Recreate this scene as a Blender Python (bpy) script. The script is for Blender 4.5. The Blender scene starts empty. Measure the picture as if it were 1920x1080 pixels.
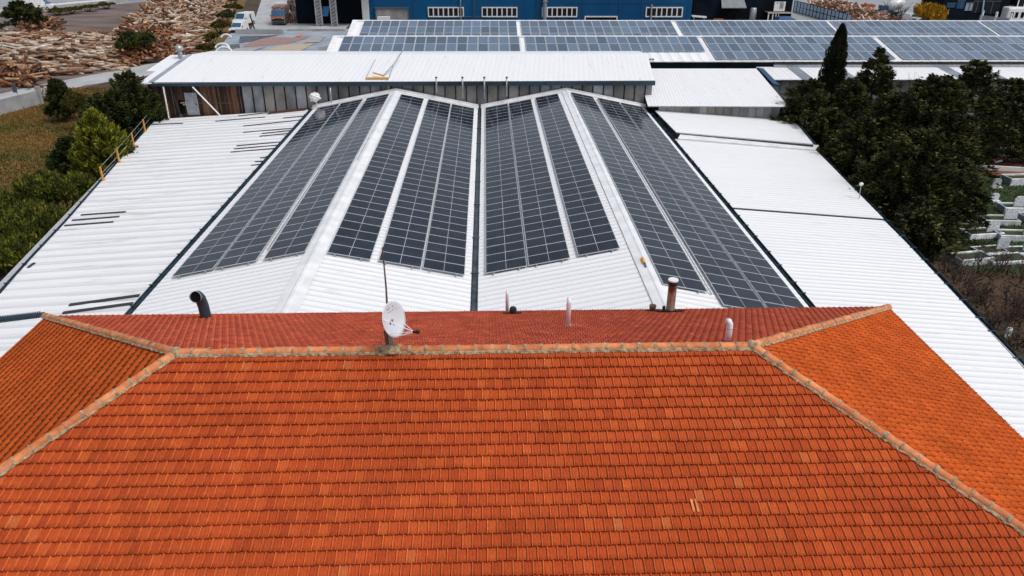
import bpy, math, random
import numpy as np
from mathutils import Vector, Matrix
rng = np.random.default_rng(7); random.seed(7)
S = bpy.context.scene
COL = S.collection

# ------------------------------------------------------------------ camera
F, PITCH, YAW, ROLL = 1426.1, .4563, .0337, .005
CAM = np.array([0, 0, 18.5])
_cp, _sp = math.cos(PITCH), math.sin(PITCH)
FW = np.array([math.sin(YAW)*_cp, math.cos(YAW)*_cp, -_sp]); _r = np.array([math.cos(YAW), -math.sin(YAW), 0]); _u = np.cross(_r, FW)
RT = _r*math.cos(ROLL)+_u*math.sin(ROLL); UP = np.cross(RT, FW)
cd = bpy.data.cameras.new('camera'); cam = bpy.data.objects.new('camera', cd); COL.objects.link(cam)
cd.sensor_width = 36; cd.lens = F/1920*36; cd.clip_start = .1; cd.clip_end = 3000
cam.matrix_world = Matrix([[RT[i], UP[i], -FW[i], CAM[i]] for i in range(3)]+[[0, 0, 0, 1]])
S.camera = cam

# ------------------------------------------------------------------ light
W = bpy.data.worlds.new('World'); S.world = W; W.use_nodes = True
wn = W.node_tree.nodes; wl = W.node_tree.links; bgn = wn['Background']
SUN_EL, SUN_AZ = math.radians(60), math.radians(122)      # azimuth clockwise from +Y
sky = wn.new('ShaderNodeTexSky'); sky.sky_type = 'NISHITA'; sky.sun_disc = False
sky.sun_elevation = SUN_EL; sky.sun_rotation = SUN_AZ; sky.air_density = 1.0; sky.dust_density = 3.0
hs = wn.new('ShaderNodeHueSaturation'); hs.inputs['Saturation'].default_value = .42
wl.new(sky.outputs[0], hs.inputs['Color']); wl.new(hs.outputs[0], bgn.inputs['Color']); bgn.inputs['Strength'].default_value = .12
sd = bpy.data.lights.new('sun', 'SUN'); sd.energy = 1.25; sd.angle = math.radians(22); sd.color = (1, .965, .92)
sun = bpy.data.objects.new('sun', sd); COL.objects.link(sun)
sv = Vector((math.sin(SUN_AZ)*math.cos(SUN_EL), math.cos(SUN_AZ)*math.cos(SUN_EL), math.sin(SUN_EL)))
sun.rotation_euler = sv.to_track_quat('Z', 'Y').to_euler(); sun.location = (0, 0, 60)
S.view_settings.view_transform = 'Standard'; S.view_settings.look = 'None'; S.view_settings.gamma = 1
S.view_settings.exposure = .32

# ------------------------------------------------------------------ helpers
def ray(x, y): return FW+RT*(x-960)/F-UP*(y-540)/F
def at(x, y, z=0.):                       # the point at height z that the photograph shows at (x, y)
    d = ray(x, y); return CAM+d*(z-CAM[2])/d[2]
def atY(x, y, Y):
    d = ray(x, y); return CAM+d*Y/d[1]
def atp(x, y, z0, sx, x0):                # on the plane z = z0 + sx (X - x0)
    d = ray(x, y); t = (z0-sx*x0-CAM[2])/(d[2]-sx*d[0]); return CAM+d*t

def tag(o, label=None, cat=None, group=None, kind=None):
    if label: o['label'] = label
    if cat: o['category'] = cat
    if group: o['group'] = group
    if kind: o['kind'] = kind
    return o
ORG = {}
def thing(name, loc, label, cat, group=None):
    o = bpy.data.objects.new(name, None); COL.objects.link(o); o.location = loc; o.empty_display_size = .3
    ORG[o.name] = np.array(loc, float); return tag(o, label, cat, group)
def link(name, me, mats, parent=None, org=None):
    o = bpy.data.objects.new(name, me); COL.objects.link(o)
    for m in (mats if isinstance(mats, (list, tuple)) else [mats]): me.materials.append(m)
    if parent is not None:
        o.parent = parent; ORG[o.name] = ORG.get(parent.name, np.zeros(3))
    else:
        o.location = org if org is not None else (0, 0, 0); ORG[o.name] = np.array(o.location, float)
    return o
def mesh_np(name, V, Q, mats, parent=None, org=None, smooth=False, mi=None, uv=None):
    V = np.asarray(V, float).reshape(-1, 3); Q = np.asarray(Q, np.int32); k = Q.shape[1]
    off = ORG[parent.name] if parent is not None else (np.array(org, float) if org is not None else np.zeros(3))
    me = bpy.data.meshes.new(name); me.vertices.add(len(V)); me.vertices.foreach_set('co', (V-off).astype(np.float32).ravel())
    me.loops.add(len(Q)*k); me.loops.foreach_set('vertex_index', Q.ravel())
    me.polygons.add(len(Q)); me.polygons.foreach_set('loop_start', np.arange(len(Q), dtype=np.int32)*k)
    if mi is not None: me.polygons.foreach_set('material_index', np.asarray(mi, np.int32))
    me.update(calc_edges=True); me.validate()
    if smooth: me.polygons.foreach_set('use_smooth', [True]*len(me.polygons))
    return link(name, me, mats, parent, org)

class MB:
    def __init__(s): s.v = []; s.f = []; s.m = []; s.uv = {}
    def add(s, V, Fs, m=0):
        b = len(s.v); s.v += [tuple(map(float, p)) for p in V]; s.f += [tuple(i+b for i in f) for f in Fs]; s.m += [m]*len(Fs); return s
    def box(s, c, d, rz=0., m=0, tilt=None):
        x, y, z = d[0]/2, d[1]/2, d[2]/2; P = [Vector(p) for p in [(-x,-y,-z),(x,-y,-z),(x,y,-z),(-x,y,-z),(-x,-y,z),(x,-y,z),(x,y,z),(-x,y,z)]]
        M = Matrix.Rotation(rz, 3, 'Z')
        if tilt is not None: M = M @ tilt
        return s.add([M @ p+Vector(c) for p in P], [(0,3,2,1),(4,5,6,7),(0,1,5,4),(1,2,6,5),(2,3,7,6),(3,0,4,7)], m)
    def quad(s, a, b, c, d, m=0): return s.add([a, b, c, d], [(0,1,2,3)], m)
    def prism(s, base, z0, z1, m=0):       # base polygon ccw; z1 scalar or list
        n = len(base); z1 = z1 if hasattr(z1, '__len__') else [z1]*n
        V = [(p[0], p[1], z0) for p in base]+[(p[0], p[1], z) for p, z in zip(base, z1)]
        return s.add(V, [tuple(range(n))[::-1], tuple(range(n, 2*n))]+[(i, (i+1) % n, n+(i+1) % n, n+i) for i in range(n)], m)
    def slab(s, P, t, m=0):                # polygon in space extruded down by t
        n = len(P); V = [tuple(p) for p in P]+[(p[0], p[1], p[2]-t) for p in P]
        return s.add(V, [tuple(range(n)), tuple(range(n, 2*n))[::-1]]+[((i+1) % n, i, n+i, n+(i+1) % n) for i in range(n)], m)
    def tube(s, pts, r, n=8, m=0, caps=True):
        pts = [Vector(p) for p in pts]; rs = r if hasattr(r, '__len__') else [r]*len(pts); V = []; prev = None
        for i, p in enumerate(pts):
            t = (pts[min(i+1, len(pts)-1)]-pts[max(i-1, 0)]).normalized()
            a = Vector((0, 0, 1)) if abs(t.z) < .9 else Vector((1, 0, 0))
            if prev is not None: a = prev
            u = (a-t*a.dot(t)).normalized(); prev = u; w = t.cross(u)
            V += [p+(u*math.cos(k*2*math.pi/n)+w*math.sin(k*2*math.pi/n))*rs[i] for k in range(n)]
        Fs = [(i*n+k, i*n+(k+1) % n, (i+1)*n+(k+1) % n, (i+1)*n+k) for i in range(len(pts)-1) for k in range(n)]
        if caps: Fs += [tuple(range(n))[::-1], tuple(range((len(pts)-1)*n, len(pts)*n))]
        return s.add(V, Fs, m)
    def build(s, name, mats, parent=None, org=None, smooth=False, bevel=0):
        off = ORG[parent.name] if parent is not None else (np.array(org, float) if org is not None else np.zeros(3))
        me = bpy.data.meshes.new(name); me.from_pydata([(p[0]-off[0], p[1]-off[1], p[2]-off[2]) for p in s.v], [], s.f)
        me.polygons.foreach_set('material_index', s.m); me.update()
        if smooth: me.polygons.foreach_set('use_smooth', [True]*len(me.polygons))
        o = link(name, me, mats, parent, org)
        if bevel:
            b = o.modifiers.new('bevel', 'BEVEL'); b.width = bevel; b.segments = 2
        return o

# ------------------------------------------------------------------ materials
def node(nt, t, **kw):
    n = nt.nodes.new(t)
    for k, v in kw.items(): setattr(n, k, v)
    return n
def mat(name, c, c2=None, rough=.7, metal=0., scale=1., stretch=(1, 1, 1), island=0., rand=0., bump=0., bscale=None, spec=.5, coat=0., detail=6., lo=.35, hi=.65, obj=False, grime=None):
    m = bpy.data.materials.new(name); m.use_nodes = True; nt = m.node_tree; b = nt.nodes['Principled BSDF']
    b.inputs['Roughness'].default_value = rough; b.inputs['Metallic'].default_value = metal
    b.inputs['Specular IOR Level'].default_value = spec; b.inputs['Coat Weight'].default_value = coat
    c = (*c, 1); c2 = (*c2, 1) if c2 else tuple(min(1, v*.8) for v in c[:3])+(1,)
    if obj: tc = node(nt, 'ShaderNodeTexCoord').outputs['Object']
    else: tc = node(nt, 'ShaderNodeNewGeometry').outputs['Position']
    mp = node(nt, 'ShaderNodeMapping'); mp.inputs['Scale'].default_value = stretch; nt.links.new(tc, mp.inputs[0])
    nz = node(nt, 'ShaderNodeTexNoise'); nz.inputs['Scale'].default_value = scale; nz.inputs['Detail'].default_value = detail; nt.links.new(mp.outputs[0], nz.inputs[0])
    rp = node(nt, 'ShaderNodeValToRGB'); rp.color_ramp.elements[0].position = lo; rp.color_ramp.elements[1].position = hi
    rp.color_ramp.elements[0].color = c2; rp.color_ramp.elements[1].color = c; nt.links.new(nz.outputs[0], rp.inputs[0])
    out = rp.outputs[0]
    if island or rand:
        src = node(nt, 'ShaderNodeNewGeometry').outputs['Random Per Island'] if island else node(nt, 'ShaderNodeObjectInfo').outputs['Random']
        amt = island or rand
        mr = node(nt, 'ShaderNodeMapRange'); mr.inputs[3].default_value = 1-amt; mr.inputs[4].default_value = 1+amt; nt.links.new(src, mr.inputs[0])
        hv = node(nt, 'ShaderNodeHueSaturation'); nt.links.new(mr.outputs[0], hv.inputs['Value']); nt.links.new(out, hv.inputs['Color']); out = hv.outputs[0]
    if grime:
        gs_, gst, gthr, gc = grime; m3 = node(nt, 'ShaderNodeMapping'); m3.inputs['Scale'].default_value = gst; nt.links.new(tc, m3.inputs[0])
        gn = node(nt, 'ShaderNodeTexNoise'); gn.inputs['Scale'].default_value = gs_; gn.inputs['Detail'].default_value = 9; gn.inputs['Roughness'].default_value = .65; nt.links.new(m3.outputs[0], gn.inputs[0])
        gr_ = node(nt, 'ShaderNodeMapRange'); gr_.inputs[1].default_value = gthr; gr_.inputs[2].default_value = gthr+.12; nt.links.new(gn.outputs[0], gr_.inputs[0])
        gm = node(nt, 'ShaderNodeMix', data_type='RGBA'); gm.inputs[7].default_value = (*gc, 1); nt.links.new(gr_.outputs[0], gm.inputs[0]); nt.links.new(out, gm.inputs[6]); out = gm.outputs[2]
    nt.links.new(out, b.inputs['Base Color'])
    if bump:
        nb = node(nt, 'ShaderNodeTexNoise'); nb.inputs['Scale'].default_value = bscale or scale*6; nb.inputs['Detail'].default_value = 4; nt.links.new(mp.outputs[0], nb.inputs[0])
        bp = node(nt, 'ShaderNodeBump'); bp.inputs['Strength'].default_value = bump; bp.inputs['Distance'].default_value = .05
        nt.links.new(nb.outputs[0], bp.inputs['Height']); nt.links.new(bp.outputs[0], b.inputs['Normal'])
    return m
def ramp_mat(name, stops, rough=.75, noise=.25, nscale=3., stretch=(1, 1, 1), src='island', bump=0., spec=.4, patch=.14):
    """per-island (or per-object) colour picked from a ramp, with streaky noise over it"""
    m = bpy.data.materials.new(name); m.use_nodes = True; nt = m.node_tree; b = nt.nodes['Principled BSDF']; b.inputs['Roughness'].default_value = rough
    b.inputs['Specular IOR Level'].default_value = spec
    g = node(nt, 'ShaderNodeNewGeometry')
    s = g.outputs['Random Per Island'] if src == 'island' else node(nt, 'ShaderNodeObjectInfo').outputs['Random']
    rp = node(nt, 'ShaderNodeValToRGB'); cr = rp.color_ramp
    while len(cr.elements) < len(stops): cr.elements.new(.5)
    for e, (p, c) in zip(cr.elements, stops): e.position = p; e.color = (*c, 1)
    nt.links.new(s, rp.inputs[0])
    n2 = node(nt, 'ShaderNodeTexNoise'); n2.inputs['Scale'].default_value = .45; n2.inputs['Detail'].default_value = 7; n2.inputs['Roughness'].default_value = .7; nt.links.new(g.outputs['Position'], n2.inputs[0])
    m2 = node(nt, 'ShaderNodeMapRange'); m2.inputs[1].default_value = .36; m2.inputs[2].default_value = .56; m2.inputs[3].default_value = 1-patch; m2.inputs[4].default_value = 1; nt.links.new(n2.outputs[0], m2.inputs[0])
    mp = node(nt, 'ShaderNodeMapping'); mp.inputs['Scale'].default_value = stretch; nt.links.new(g.outputs['Position'], mp.inputs[0])
    nz = node(nt, 'ShaderNodeTexNoise'); nz.inputs['Scale'].default_value = nscale; nz.inputs['Detail'].default_value = 6; nt.links.new(mp.outputs[0], nz.inputs[0])
    mr = node(nt, 'ShaderNodeMapRange'); mr.inputs[1].default_value = .3; mr.inputs[2].default_value = .7; mr.inputs[3].default_value = 1-noise; mr.inputs[4].default_value = 1+noise; nt.links.new(nz.outputs[0], mr.inputs[0])
    mm = node(nt, 'ShaderNodeMath', operation='MULTIPLY'); nt.links.new(mr.outputs[0], mm.inputs[0]); nt.links.new(m2.outputs[0], mm.inputs[1])
    hv = node(nt, 'ShaderNodeHueSaturation'); nt.links.new(mm.outputs[0], hv.inputs['Value']); nt.links.new(rp.outputs[0], hv.inputs['Color']); nt.links.new(hv.outputs[0], b.inputs['Base Color'])
    if bump:
        bp = node(nt, 'ShaderNodeBump'); bp.inputs['Strength'].default_value = bump; bp.inputs['Distance'].default_value = .02; nt.links.new(nz.outputs[0], bp.inputs['Height']); nt.links.new(bp.outputs[0], b.inputs['Normal'])
    return m
M = {}
TS = [(0, (.36, .057, .017)), (.1, (.39, .064, .018)), (.5, (.43, .072, .019)), (.85, (.45, .080, .021)), (.985, (.50, .096, .024)), (1, (.46, .12, .04))]
M['tile'] = ramp_mat('clay_tile', TS, noise=.2, nscale=9, stretch=(6, 1, 1), bump=.15, spec=.08, rough=.9)
M['tile_back'] = ramp_mat('weathered_clay_tile', [(p, (c[0]*1.34, c[1]*1.50, c[2]*3.0)) for p, c in TS], noise=.2, nscale=2.2, bump=.15, spec=.05, rough=.9)  # near-slope colours lifted for the back slope, blue the most
M['clay_tile_roll'] = ramp_mat('clay_tile_roll', [(p, (min(.8, c[0]*1.22), c[1]*1.75, c[2]*2.3)) for p, c in TS], noise=.2, nscale=9, stretch=(6, 1, 1), spec=.1, rough=.9)  # roll crest highlight put into the colour, paler than the tile body
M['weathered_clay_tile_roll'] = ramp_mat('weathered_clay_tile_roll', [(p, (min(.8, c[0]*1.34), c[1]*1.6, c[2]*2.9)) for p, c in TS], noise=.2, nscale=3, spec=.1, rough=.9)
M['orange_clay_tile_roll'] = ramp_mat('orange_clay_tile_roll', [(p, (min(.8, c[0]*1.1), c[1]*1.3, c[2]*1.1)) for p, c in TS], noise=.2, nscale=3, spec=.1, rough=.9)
M['tile_side'] = ramp_mat('orange_clay_tile', [(0, (.48, .084, .014)), (.5, (.53, .093, .016)), (1, (.57, .106, .018))], noise=.12, nscale=1.1, bump=.15, spec=.05, rough=.9)
M['cap'] = ramp_mat('ridge_tile_clay', [(0, (.52, .16, .055)), (.5, (.60, .20, .07)), (1, (.66, .26, .11))], noise=.3, nscale=5, bump=.3)
M['mortar'] = mat('lime_mortar', (.50, .38, .24), (.22, .15, .09), rough=.9, scale=9, bump=.8, bscale=30)
M['white'] = mat('white_sheet_metal', (.78, .79, .81), (.755, .765, .785), rough=.42, scale=.5, stretch=(.25, 2.2, 1), grime=(1.2, (.3, 1.6, 1), .60, (.62, .62, .62)))
M['whiteY'] = mat('white_sheet_metal_long', (.78, .79, .81), (.755, .765, .785), rough=.42, scale=.6, stretch=(2.2, .25, 1), grime=(1.2, (1.6, .3, 1), .60, (.62, .62, .62)))
M['white_old'] = mat('aged_white_sheet_metal', (.74, .75, .77), (.66, .66, .67), rough=.5, scale=.9, stretch=(.12, 6.0, 1), lo=.3, hi=.55, detail=9, grime=(.9, (.25, 2.2, 1), .56, (.52, .51, .50)))
M['flash'] = mat('white_flashing', (.80, .81, .83), (.66, .67, .69), rough=.45, scale=1.2)
M['gutter'] = mat('blue_grey_gutter', (.035, .070, .10), (.015, .028, .04), rough=.8, scale=2, spec=.2)
M['gutter_metal'] = mat('zinc_gutter', (.10, .13, .16), (.03, .04, .05), rough=.4, metal=.5, scale=1.5)
M['fascia'] = mat('dark_blue_fascia', (.012, .028, .040), (.020, .052, .080), rough=.5, scale=.15)
M['dark'] = mat('dark_interior', (.010, .011, .013), (.004, .004, .005), rough=.95, scale=1, spec=.05)
M['navy'] = mat('dark_navy_cladding', (.006, .012, .020), (.003, .006, .010), rough=.9, scale=.4, spec=.08)
M['slit'] = mat('dark_slot', (.03, .033, .04), (.015, .015, .02), rough=.6, scale=4)
M['alu'] = mat('aluminium_frame', (.52, .55, .59), (.45, .48, .52), rough=.45, metal=.1, scale=3)
M['blue'] = mat('blue_cladding', (.006, .085, .215), (.004, .065, .17), rough=.8, scale=.25, stretch=(1, 1, .3), spec=.15)
M['blue_seam'] = mat('blue_trim', (.004, .05, .13), rough=.5)
M['wallgrey'] = ramp_mat('grey_translucent_panel', [(0, (.16, .15, .14)), (.4, (.22, .23, .24)), (.7, (.30, .32, .345)), (1, (.24, .21, .175))], rough=.35, noise=.45, nscale=.9, stretch=(1, 1, .6))
M['brown'] = ramp_mat('rusty_wood_board', [(0, (.018, .010, .007)), (.5, (.055, .026, .015)), (.85, (.12, .055, .026)), (1, (.19, .10, .05))], rough=.8, noise=.5, nscale=1.2, stretch=(3, 1, .5))
M['render'] = mat('cream_render', (.55, .50, .42), rough=.9, scale=1.5, bump=.2)
M['conc'] = mat('grey_concrete', (.36, .36, .36), (.25, .25, .26), rough=.9, scale=.8, bump=.3)
M['paint'] = mat('white_paint', (.80, .80, .80), (.70, .70, .70), rough=.4, scale=3)
M['pvc'] = mat('white_plastic_pipe', (.80, .80, .82), (.72, .72, .76), rough=.35, scale=6)
M['pipe_dark'] = mat('dark_grey_duct', (.025, .050, .072), (.018, .035, .05), rough=.55, scale=5)
M['rust'] = mat('rusted_steel', (.42, .36, .33), (.14, .035, .016), rough=.6, metal=.25, scale=3.2, stretch=(1, 1, .5), lo=.42, hi=.68, bump=.3)
M['soot'] = mat('bitumen_soot', (.012, .012, .012), rough=.85, scale=8, bump=.5)
M['yellow'] = mat('yellow_paint', (.75, .36, .02), (.55, .26, .03), rough=.5, scale=6)
M['steel'] = mat('galvanised_steel', (.42, .44, .47), (.30, .31, .33), rough=.4, metal=.5, scale=4)
M['mast'] = mat('rusty_brown_pole', (.16, .10, .075), (.08, .05, .04), rough=.7, scale=5)
M['bark'] = mat('bark', (.085, .06, .042), (.04, .028, .02), rough=.9, scale=3, stretch=(3, 3, .6), bump=.6)
M['twig'] = mat('bare_twig', (.085, .055, .040), (.02, .014, .010), rough=.9, scale=2)
M['glass'] = mat('dark_window_glass', (.012, .018, .024), rough=.08, scale=.3, spec=.6)
M['tyre'] = mat('tyre_rubber', (.02, .02, .02), rough=.9)
M['carw'] = mat('white_car_paint', (.78, .79, .80), rough=.25, coat=.5)
M['carb'] = mat('blue_car_paint', (.02, .10, .24), rough=.25, coat=.5)
M['caro'] = mat('orange_car_paint', (.55, .14, .03), (.45, .11, .02), rough=.35, coat=.3)
M['carg'] = mat('grey_car_paint', (.10, .12, .14), rough=.3, coat=.3)
M['stone'] = mat('weathered_white_marble', (.80, .81, .83), (.48, .49, .51), rough=.7, scale=2.5, rand=.15, bump=.2)
M['stoneb'] = mat('blue_grey_marble', (.27, .33, .38), (.18, .22, .26), rough=.6, scale=2, rand=.15)
M['headst'] = mat('speckled_grey_marble', (.68, .69, .73), (.38, .39, .41), rough=.7, scale=9, rand=.2)
M['soil'] = mat('dark_grave_soil', (.045, .035, .02), (.02, .045, .012), rough=1, scale=2.5, bump=.5)
M['redsheet'] = mat('faded_red_sheet', (.30, .14, .11), (.24, .20, .20), rough=.8, scale=.5, stretch=(1, 3, 1), detail=10)
M['tansheet'] = mat('tan_sheet', (.45, .37, .27), (.34, .30, .25), rough=.8, scale=1.5)
M['bluesheet'] = mat('blue_grey_sheet', (.33, .37, .43), (.20, .23, .27), rough=.6, scale=.35, stretch=(1, 2, 1), detail=10)
M['orangeb'] = mat('orange_crate', (.55, .17, .03), rough=.6)
M['tanb'] = mat('tan_timber_block', (.60, .36, .15), rough=.7)
M['brownroof'] = mat('brown_roof_felt', (.28, .12, .055), rough=.8)
M['dish'] = mat('dish_paint', (.66, .67, .72), (.58, .59, .64), rough=.45, scale=2)
M['blueb'] = mat('bright_blue_board', (.03, .20, .45), rough=.5)
M['carg2'] = mat('grey_awning', (.20, .22, .25), rough=.6)
M['debris'] = ramp_mat('broken_timber', [(0, (.10, .04, .02)), (.4, (.22, .10, .05)), (.7, (.35, .19, .10)), (.9, (.55, .48, .42)), (1, (.7, .7, .7))])
M['bluesteel'] = mat('pale_blue_sheet', (.36, .50, .66), (.28, .42, .58), rough=.3)

def foliage(name, dark, mid, tip, sc=.9, isl=.45):
    m = bpy.data.materials.new(name); m.use_nodes = True; nt = m.node_tree; b = nt.nodes['Principled BSDF']; b.inputs['Roughness'].default_value = .75; b.inputs['Specular IOR Level'].default_value = .15
    g = node(nt, 'ShaderNodeNewGeometry'); nz = node(nt, 'ShaderNodeTexNoise'); nz.inputs['Scale'].default_value = sc; nz.inputs['Detail'].default_value = 3; nt.links.new(g.outputs['Position'], nz.inputs[0])
    ad = node(nt, 'ShaderNodeMath', operation='MULTIPLY_ADD'); ad.inputs[1].default_value = isl; nt.links.new(g.outputs['Random Per Island'], ad.inputs[0]); nt.links.new(nz.outputs[0], ad.inputs[2])
    rp = node(nt, 'ShaderNodeValToRGB'); cr = rp.color_ramp; cr.elements.new(.5)
    for e, (p, c) in zip(cr.elements, [(.48, dark), (.74, mid), (.98, tip)]): e.position = p; e.color = (*c, 1)
    nt.links.new(ad.outputs[0], rp.inputs[0]); nt.links.new(rp.outputs[0], b.inputs['Base Color'])
    return m
M['spruce'] = foliage('dark_spruce_needles', (.008, .011, .006), (.032, .040, .013), (.14, .13, .034), sc=1.3, isl=.42)
M['cyp'] = foliage('cypress_needles', (.005, .008, .004), (.012, .017, .006), (.03, .034, .010))
M['thuja'] = foliage('yellow_green_thuja', (.045, .058, .009), (.15, .16, .017), (.34, .32, .035), sc=1.3)
M['pine'] = foliage('olive_pine_needles', (.018, .026, .006), (.085, .100, .014), (.24, .22, .032), sc=1.6, isl=.35)
M['ever'] = foliage('dark_evergreen', (.012, .018, .007), (.034, .046, .012), (.085, .092, .020))
M['shrub'] = foliage('olive_shrub_leaves', (.02, .026, .006), (.06, .055, .012), (.13, .095, .02))
M['gold'] = foliage('golden_leaves', (.20, .09, .005), (.42, .22, .012), (.60, .36, .03))
M['dry'] = foliage('dry_grass', (.060, .066, .009), (.17, .10, .016), (.38, .18, .04), sc=.14, isl=.28)
M['litter'] = foliage('leaf_litter', (.012, .008, .004), (.04, .02, .009), (.12, .06, .028), sc=.5)
M['green'] = foliage('green_grass', (.012, .03, .006), (.03, .07, .012), (.07, .12, .02), sc=.4)

# solar glass: near-black cells, pale cell gaps, half-cut seam
def solar(name, nx, half, dark_=(.008, .012, .020, 1), line_=(.05, .062, .08, 1)):
    m = bpy.data.materials.new(name); m.use_nodes = True; nt = m.node_tree; b = nt.nodes['Principled BSDF']
    uv = node(nt, 'ShaderNodeUVMap'); sx = node(nt, 'ShaderNodeSeparateXYZ'); nt.links.new(uv.outputs[0], sx.inputs[0])
    def line(src, n, w):                    # 1 near k/n
        a = node(nt, 'ShaderNodeMath', operation='MULTIPLY'); a.inputs[1].default_value = n; nt.links.new(src, a.inputs[0])
        f = node(nt, 'ShaderNodeMath', operation='FRACT'); nt.links.new(a.outputs[0], f.inputs[0])
        s = node(nt, 'ShaderNodeMath', operation='SUBTRACT'); s.inputs[1].default_value = .5; nt.links.new(f.outputs[0], s.inputs[0])
        ab = node(nt, 'ShaderNodeMath', operation='ABSOLUTE'); nt.links.new(s.outputs[0], ab.inputs[0])
        g = node(nt, 'ShaderNodeMath', operation='GREATER_THAN'); g.inputs[1].default_value = .5-w; nt.links.new(ab.outputs[0], g.inputs[0]); return g.outputs[0]
    lx = line(sx.outputs[0], nx, .10); ly = line(sx.outputs[1], 6, .02); lh = line(sx.outputs[0], half, .012 if half == 2 else .0)
    mx = node(nt, 'ShaderNodeMath', operation='MAXIMUM'); nt.links.new(lx, mx.inputs[0]); nt.links.new(ly, mx.inputs[1])
    c1 = node(nt, 'ShaderNodeMix', data_type='RGBA'); c1.inputs[6].default_value = dark_; c1.inputs[7].default_value = line_; nt.links.new(mx.outputs[0], c1.inputs[0])
    c2 = node(nt, 'ShaderNodeMix', data_type='RGBA'); c2.inputs[7].default_value = (.40, .42, .45, 1); nt.links.new(lh, c2.inputs[0]); nt.links.new(c1.outputs[2], c2.inputs[6])
    g = node(nt, 'ShaderNodeNewGeometry'); nz = node(nt, 'ShaderNodeTexNoise'); nz.inputs['Scale'].default_value = .35; nz.inputs['Detail'].default_value = 5; nt.links.new(g.outputs['Position'], nz.inputs[0])
    oi = node(nt, 'ShaderNodeObjectInfo'); m1 = node(nt, 'ShaderNodeMapRange'); m1.inputs[3].default_value = .72; m1.inputs[4].default_value = 1.28; nt.links.new(oi.outputs['Random'], m1.inputs[0])
    hv = node(nt, 'ShaderNodeHueSaturation'); nt.links.new(m1.outputs[0], hv.inputs['Value']); nt.links.new(c2.outputs[2], hv.inputs['Color'])
    dn_ = node(nt, 'ShaderNodeTexNoise'); dn_.inputs['Scale'].default_value = 1.1; dn_.inputs['Detail'].default_value = 8; nt.links.new(g.outputs['Position'], dn_.inputs[0])
    dm = node(nt, 'ShaderNodeMapRange'); dm.inputs[1].default_value = .45; dm.inputs[2].default_value = .8; dm.inputs[4].default_value = .05; nt.links.new(dn_.outputs[0], dm.inputs[0])
    du_ = node(nt, 'ShaderNodeMix', data_type='RGBA'); du_.inputs[7].default_value = (.32, .30, .28, 1); nt.links.new(dm.outputs[0], du_.inputs[0]); nt.links.new(hv.outputs[0], du_.inputs[6])
    nt.links.new(du_.outputs[2], b.inputs['Base Color'])
    mr = node(nt, 'ShaderNodeMapRange'); mr.inputs[3].default_value = .05; mr.inputs[4].default_value = .16; nt.links.new(nz.outputs[0], mr.inputs[0]); nt.links.new(mr.outputs[0], b.inputs['Roughness'])
    b.inputs['IOR'].default_value = 1.5; b.inputs['Specular IOR Level'].default_value = .17
    return m
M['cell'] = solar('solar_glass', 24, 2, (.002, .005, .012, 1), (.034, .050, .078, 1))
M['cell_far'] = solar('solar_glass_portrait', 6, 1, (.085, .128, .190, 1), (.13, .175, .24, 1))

# ground
def ground_mat():
    m = mat('ground_soil', (.075, .043, .024), (.028, .022, .013), rough=1, scale=.12, bump=.5, bscale=2.5, detail=10); return m
M['ground'] = ground_mat(); M['mound'] = mat('heap_gap_shade', (.05, .028, .018), (.015, .009, .007), rough=1, scale=1.2, bump=1, bscale=5)  # log heap core: gap shade put into its dark colour
M['road'] = mat('grey_gravel_road', (.42, .43, .44), (.30, .31, .32), rough=.95, scale=.35, stretch=(1, .4, 1), bump=.3, detail=9)
M['asph'] = mat('pale_asphalt', (.30, .32, .34), (.22, .24, .26), rough=.9, scale=.3, bump=.2, detail=9)
M['dirt'] = mat('grey_brown_dirt', (.17, .135, .12), (.085, .055, .044), rough=1, scale=.22, stretch=(.5, 1.6, 1), bump=.5, bscale=2, detail=10)
M['meadow'] = mat('brown_meadow', (.16, .080, .022), (.07, .070, .015), rough=1, scale=.16, bump=.7, bscale=3, detail=10)
M['lawn'] = mat('green_lawn', (.022, .06, .012), (.03, .035, .012), rough=1, scale=.5, bump=.5, detail=8)
M['clay'] = mat('orange_brown_path', (.24, .105, .045), (.14, .06, .028), rough=1, scale=.5, bump=.4, detail=9)

# ------------------------------------------------------------------ setting
def sheet(name, pts, z, m, kind='structure'):
    P = [(p[0], p[1], z) for p in pts]
    mb = MB(); mb.add(P, [tuple(range(len(P)))]); o = mb.build(name, m); me = o.data
    if me.polygons[0].normal.z < 0: me.flip_normals()
    o['kind'] = kind; return o
sheet('ground', [(-900, -300), (900, -300), (900, 1500), (-900, 1500)], 0, M['ground'])
g = lambda *ps: [at(x, y, 0) for x, y in ps]
sheet('dirt_yard', g((-60, 235), (0, 207), (290, 130), (420, 88), (400, -20), (130, -20), (-60, 30)), .004, M['dirt'])
sheet('track', g((-40, 222), (0, 205), (75, 185), (160, 160), (290, 140), (330, 128), (330, 112), (280, 120), (160, 143), (70, 160), (0, 176), (-40, 190)), .008, M['road'])
sheet('road', g((395, 130), (470, 60), (490, 0), (500, -40), (760, -40), (640, 60), (560, 130)), .008, M['road'])
sheet('highway', g((-80, 48), (0, 29), (240, 6), (330, -4), (330, -40), (-80, -30)), .008, M['asph'])
sheet('meadow', [at(-60, 236, 0), at(0, 210, 0), at(100, 185, 0), at(230, 160, 0), (-29, 62, 0), (-24.5, 41, 0), (-23, 31, 0), (-60, 20, 0), (-80, 60, 0)], .012, M['meadow'])
sheet('verge', g((395, 100), (440, 60), (462, 0), (470, -20), (425, -20), (405, 30), (370, 95)), .016, M['meadow'])
sheet('lawn', g((1790, 330), (1960, 330), (1990, 430), (1960, 520), (1780, 500)), .012, M['lawn'])
sheet('clay_path', g((1700, 322), (1980, 335), (1980, 297), (1700, 290)), .016, M['clay'])
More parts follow.
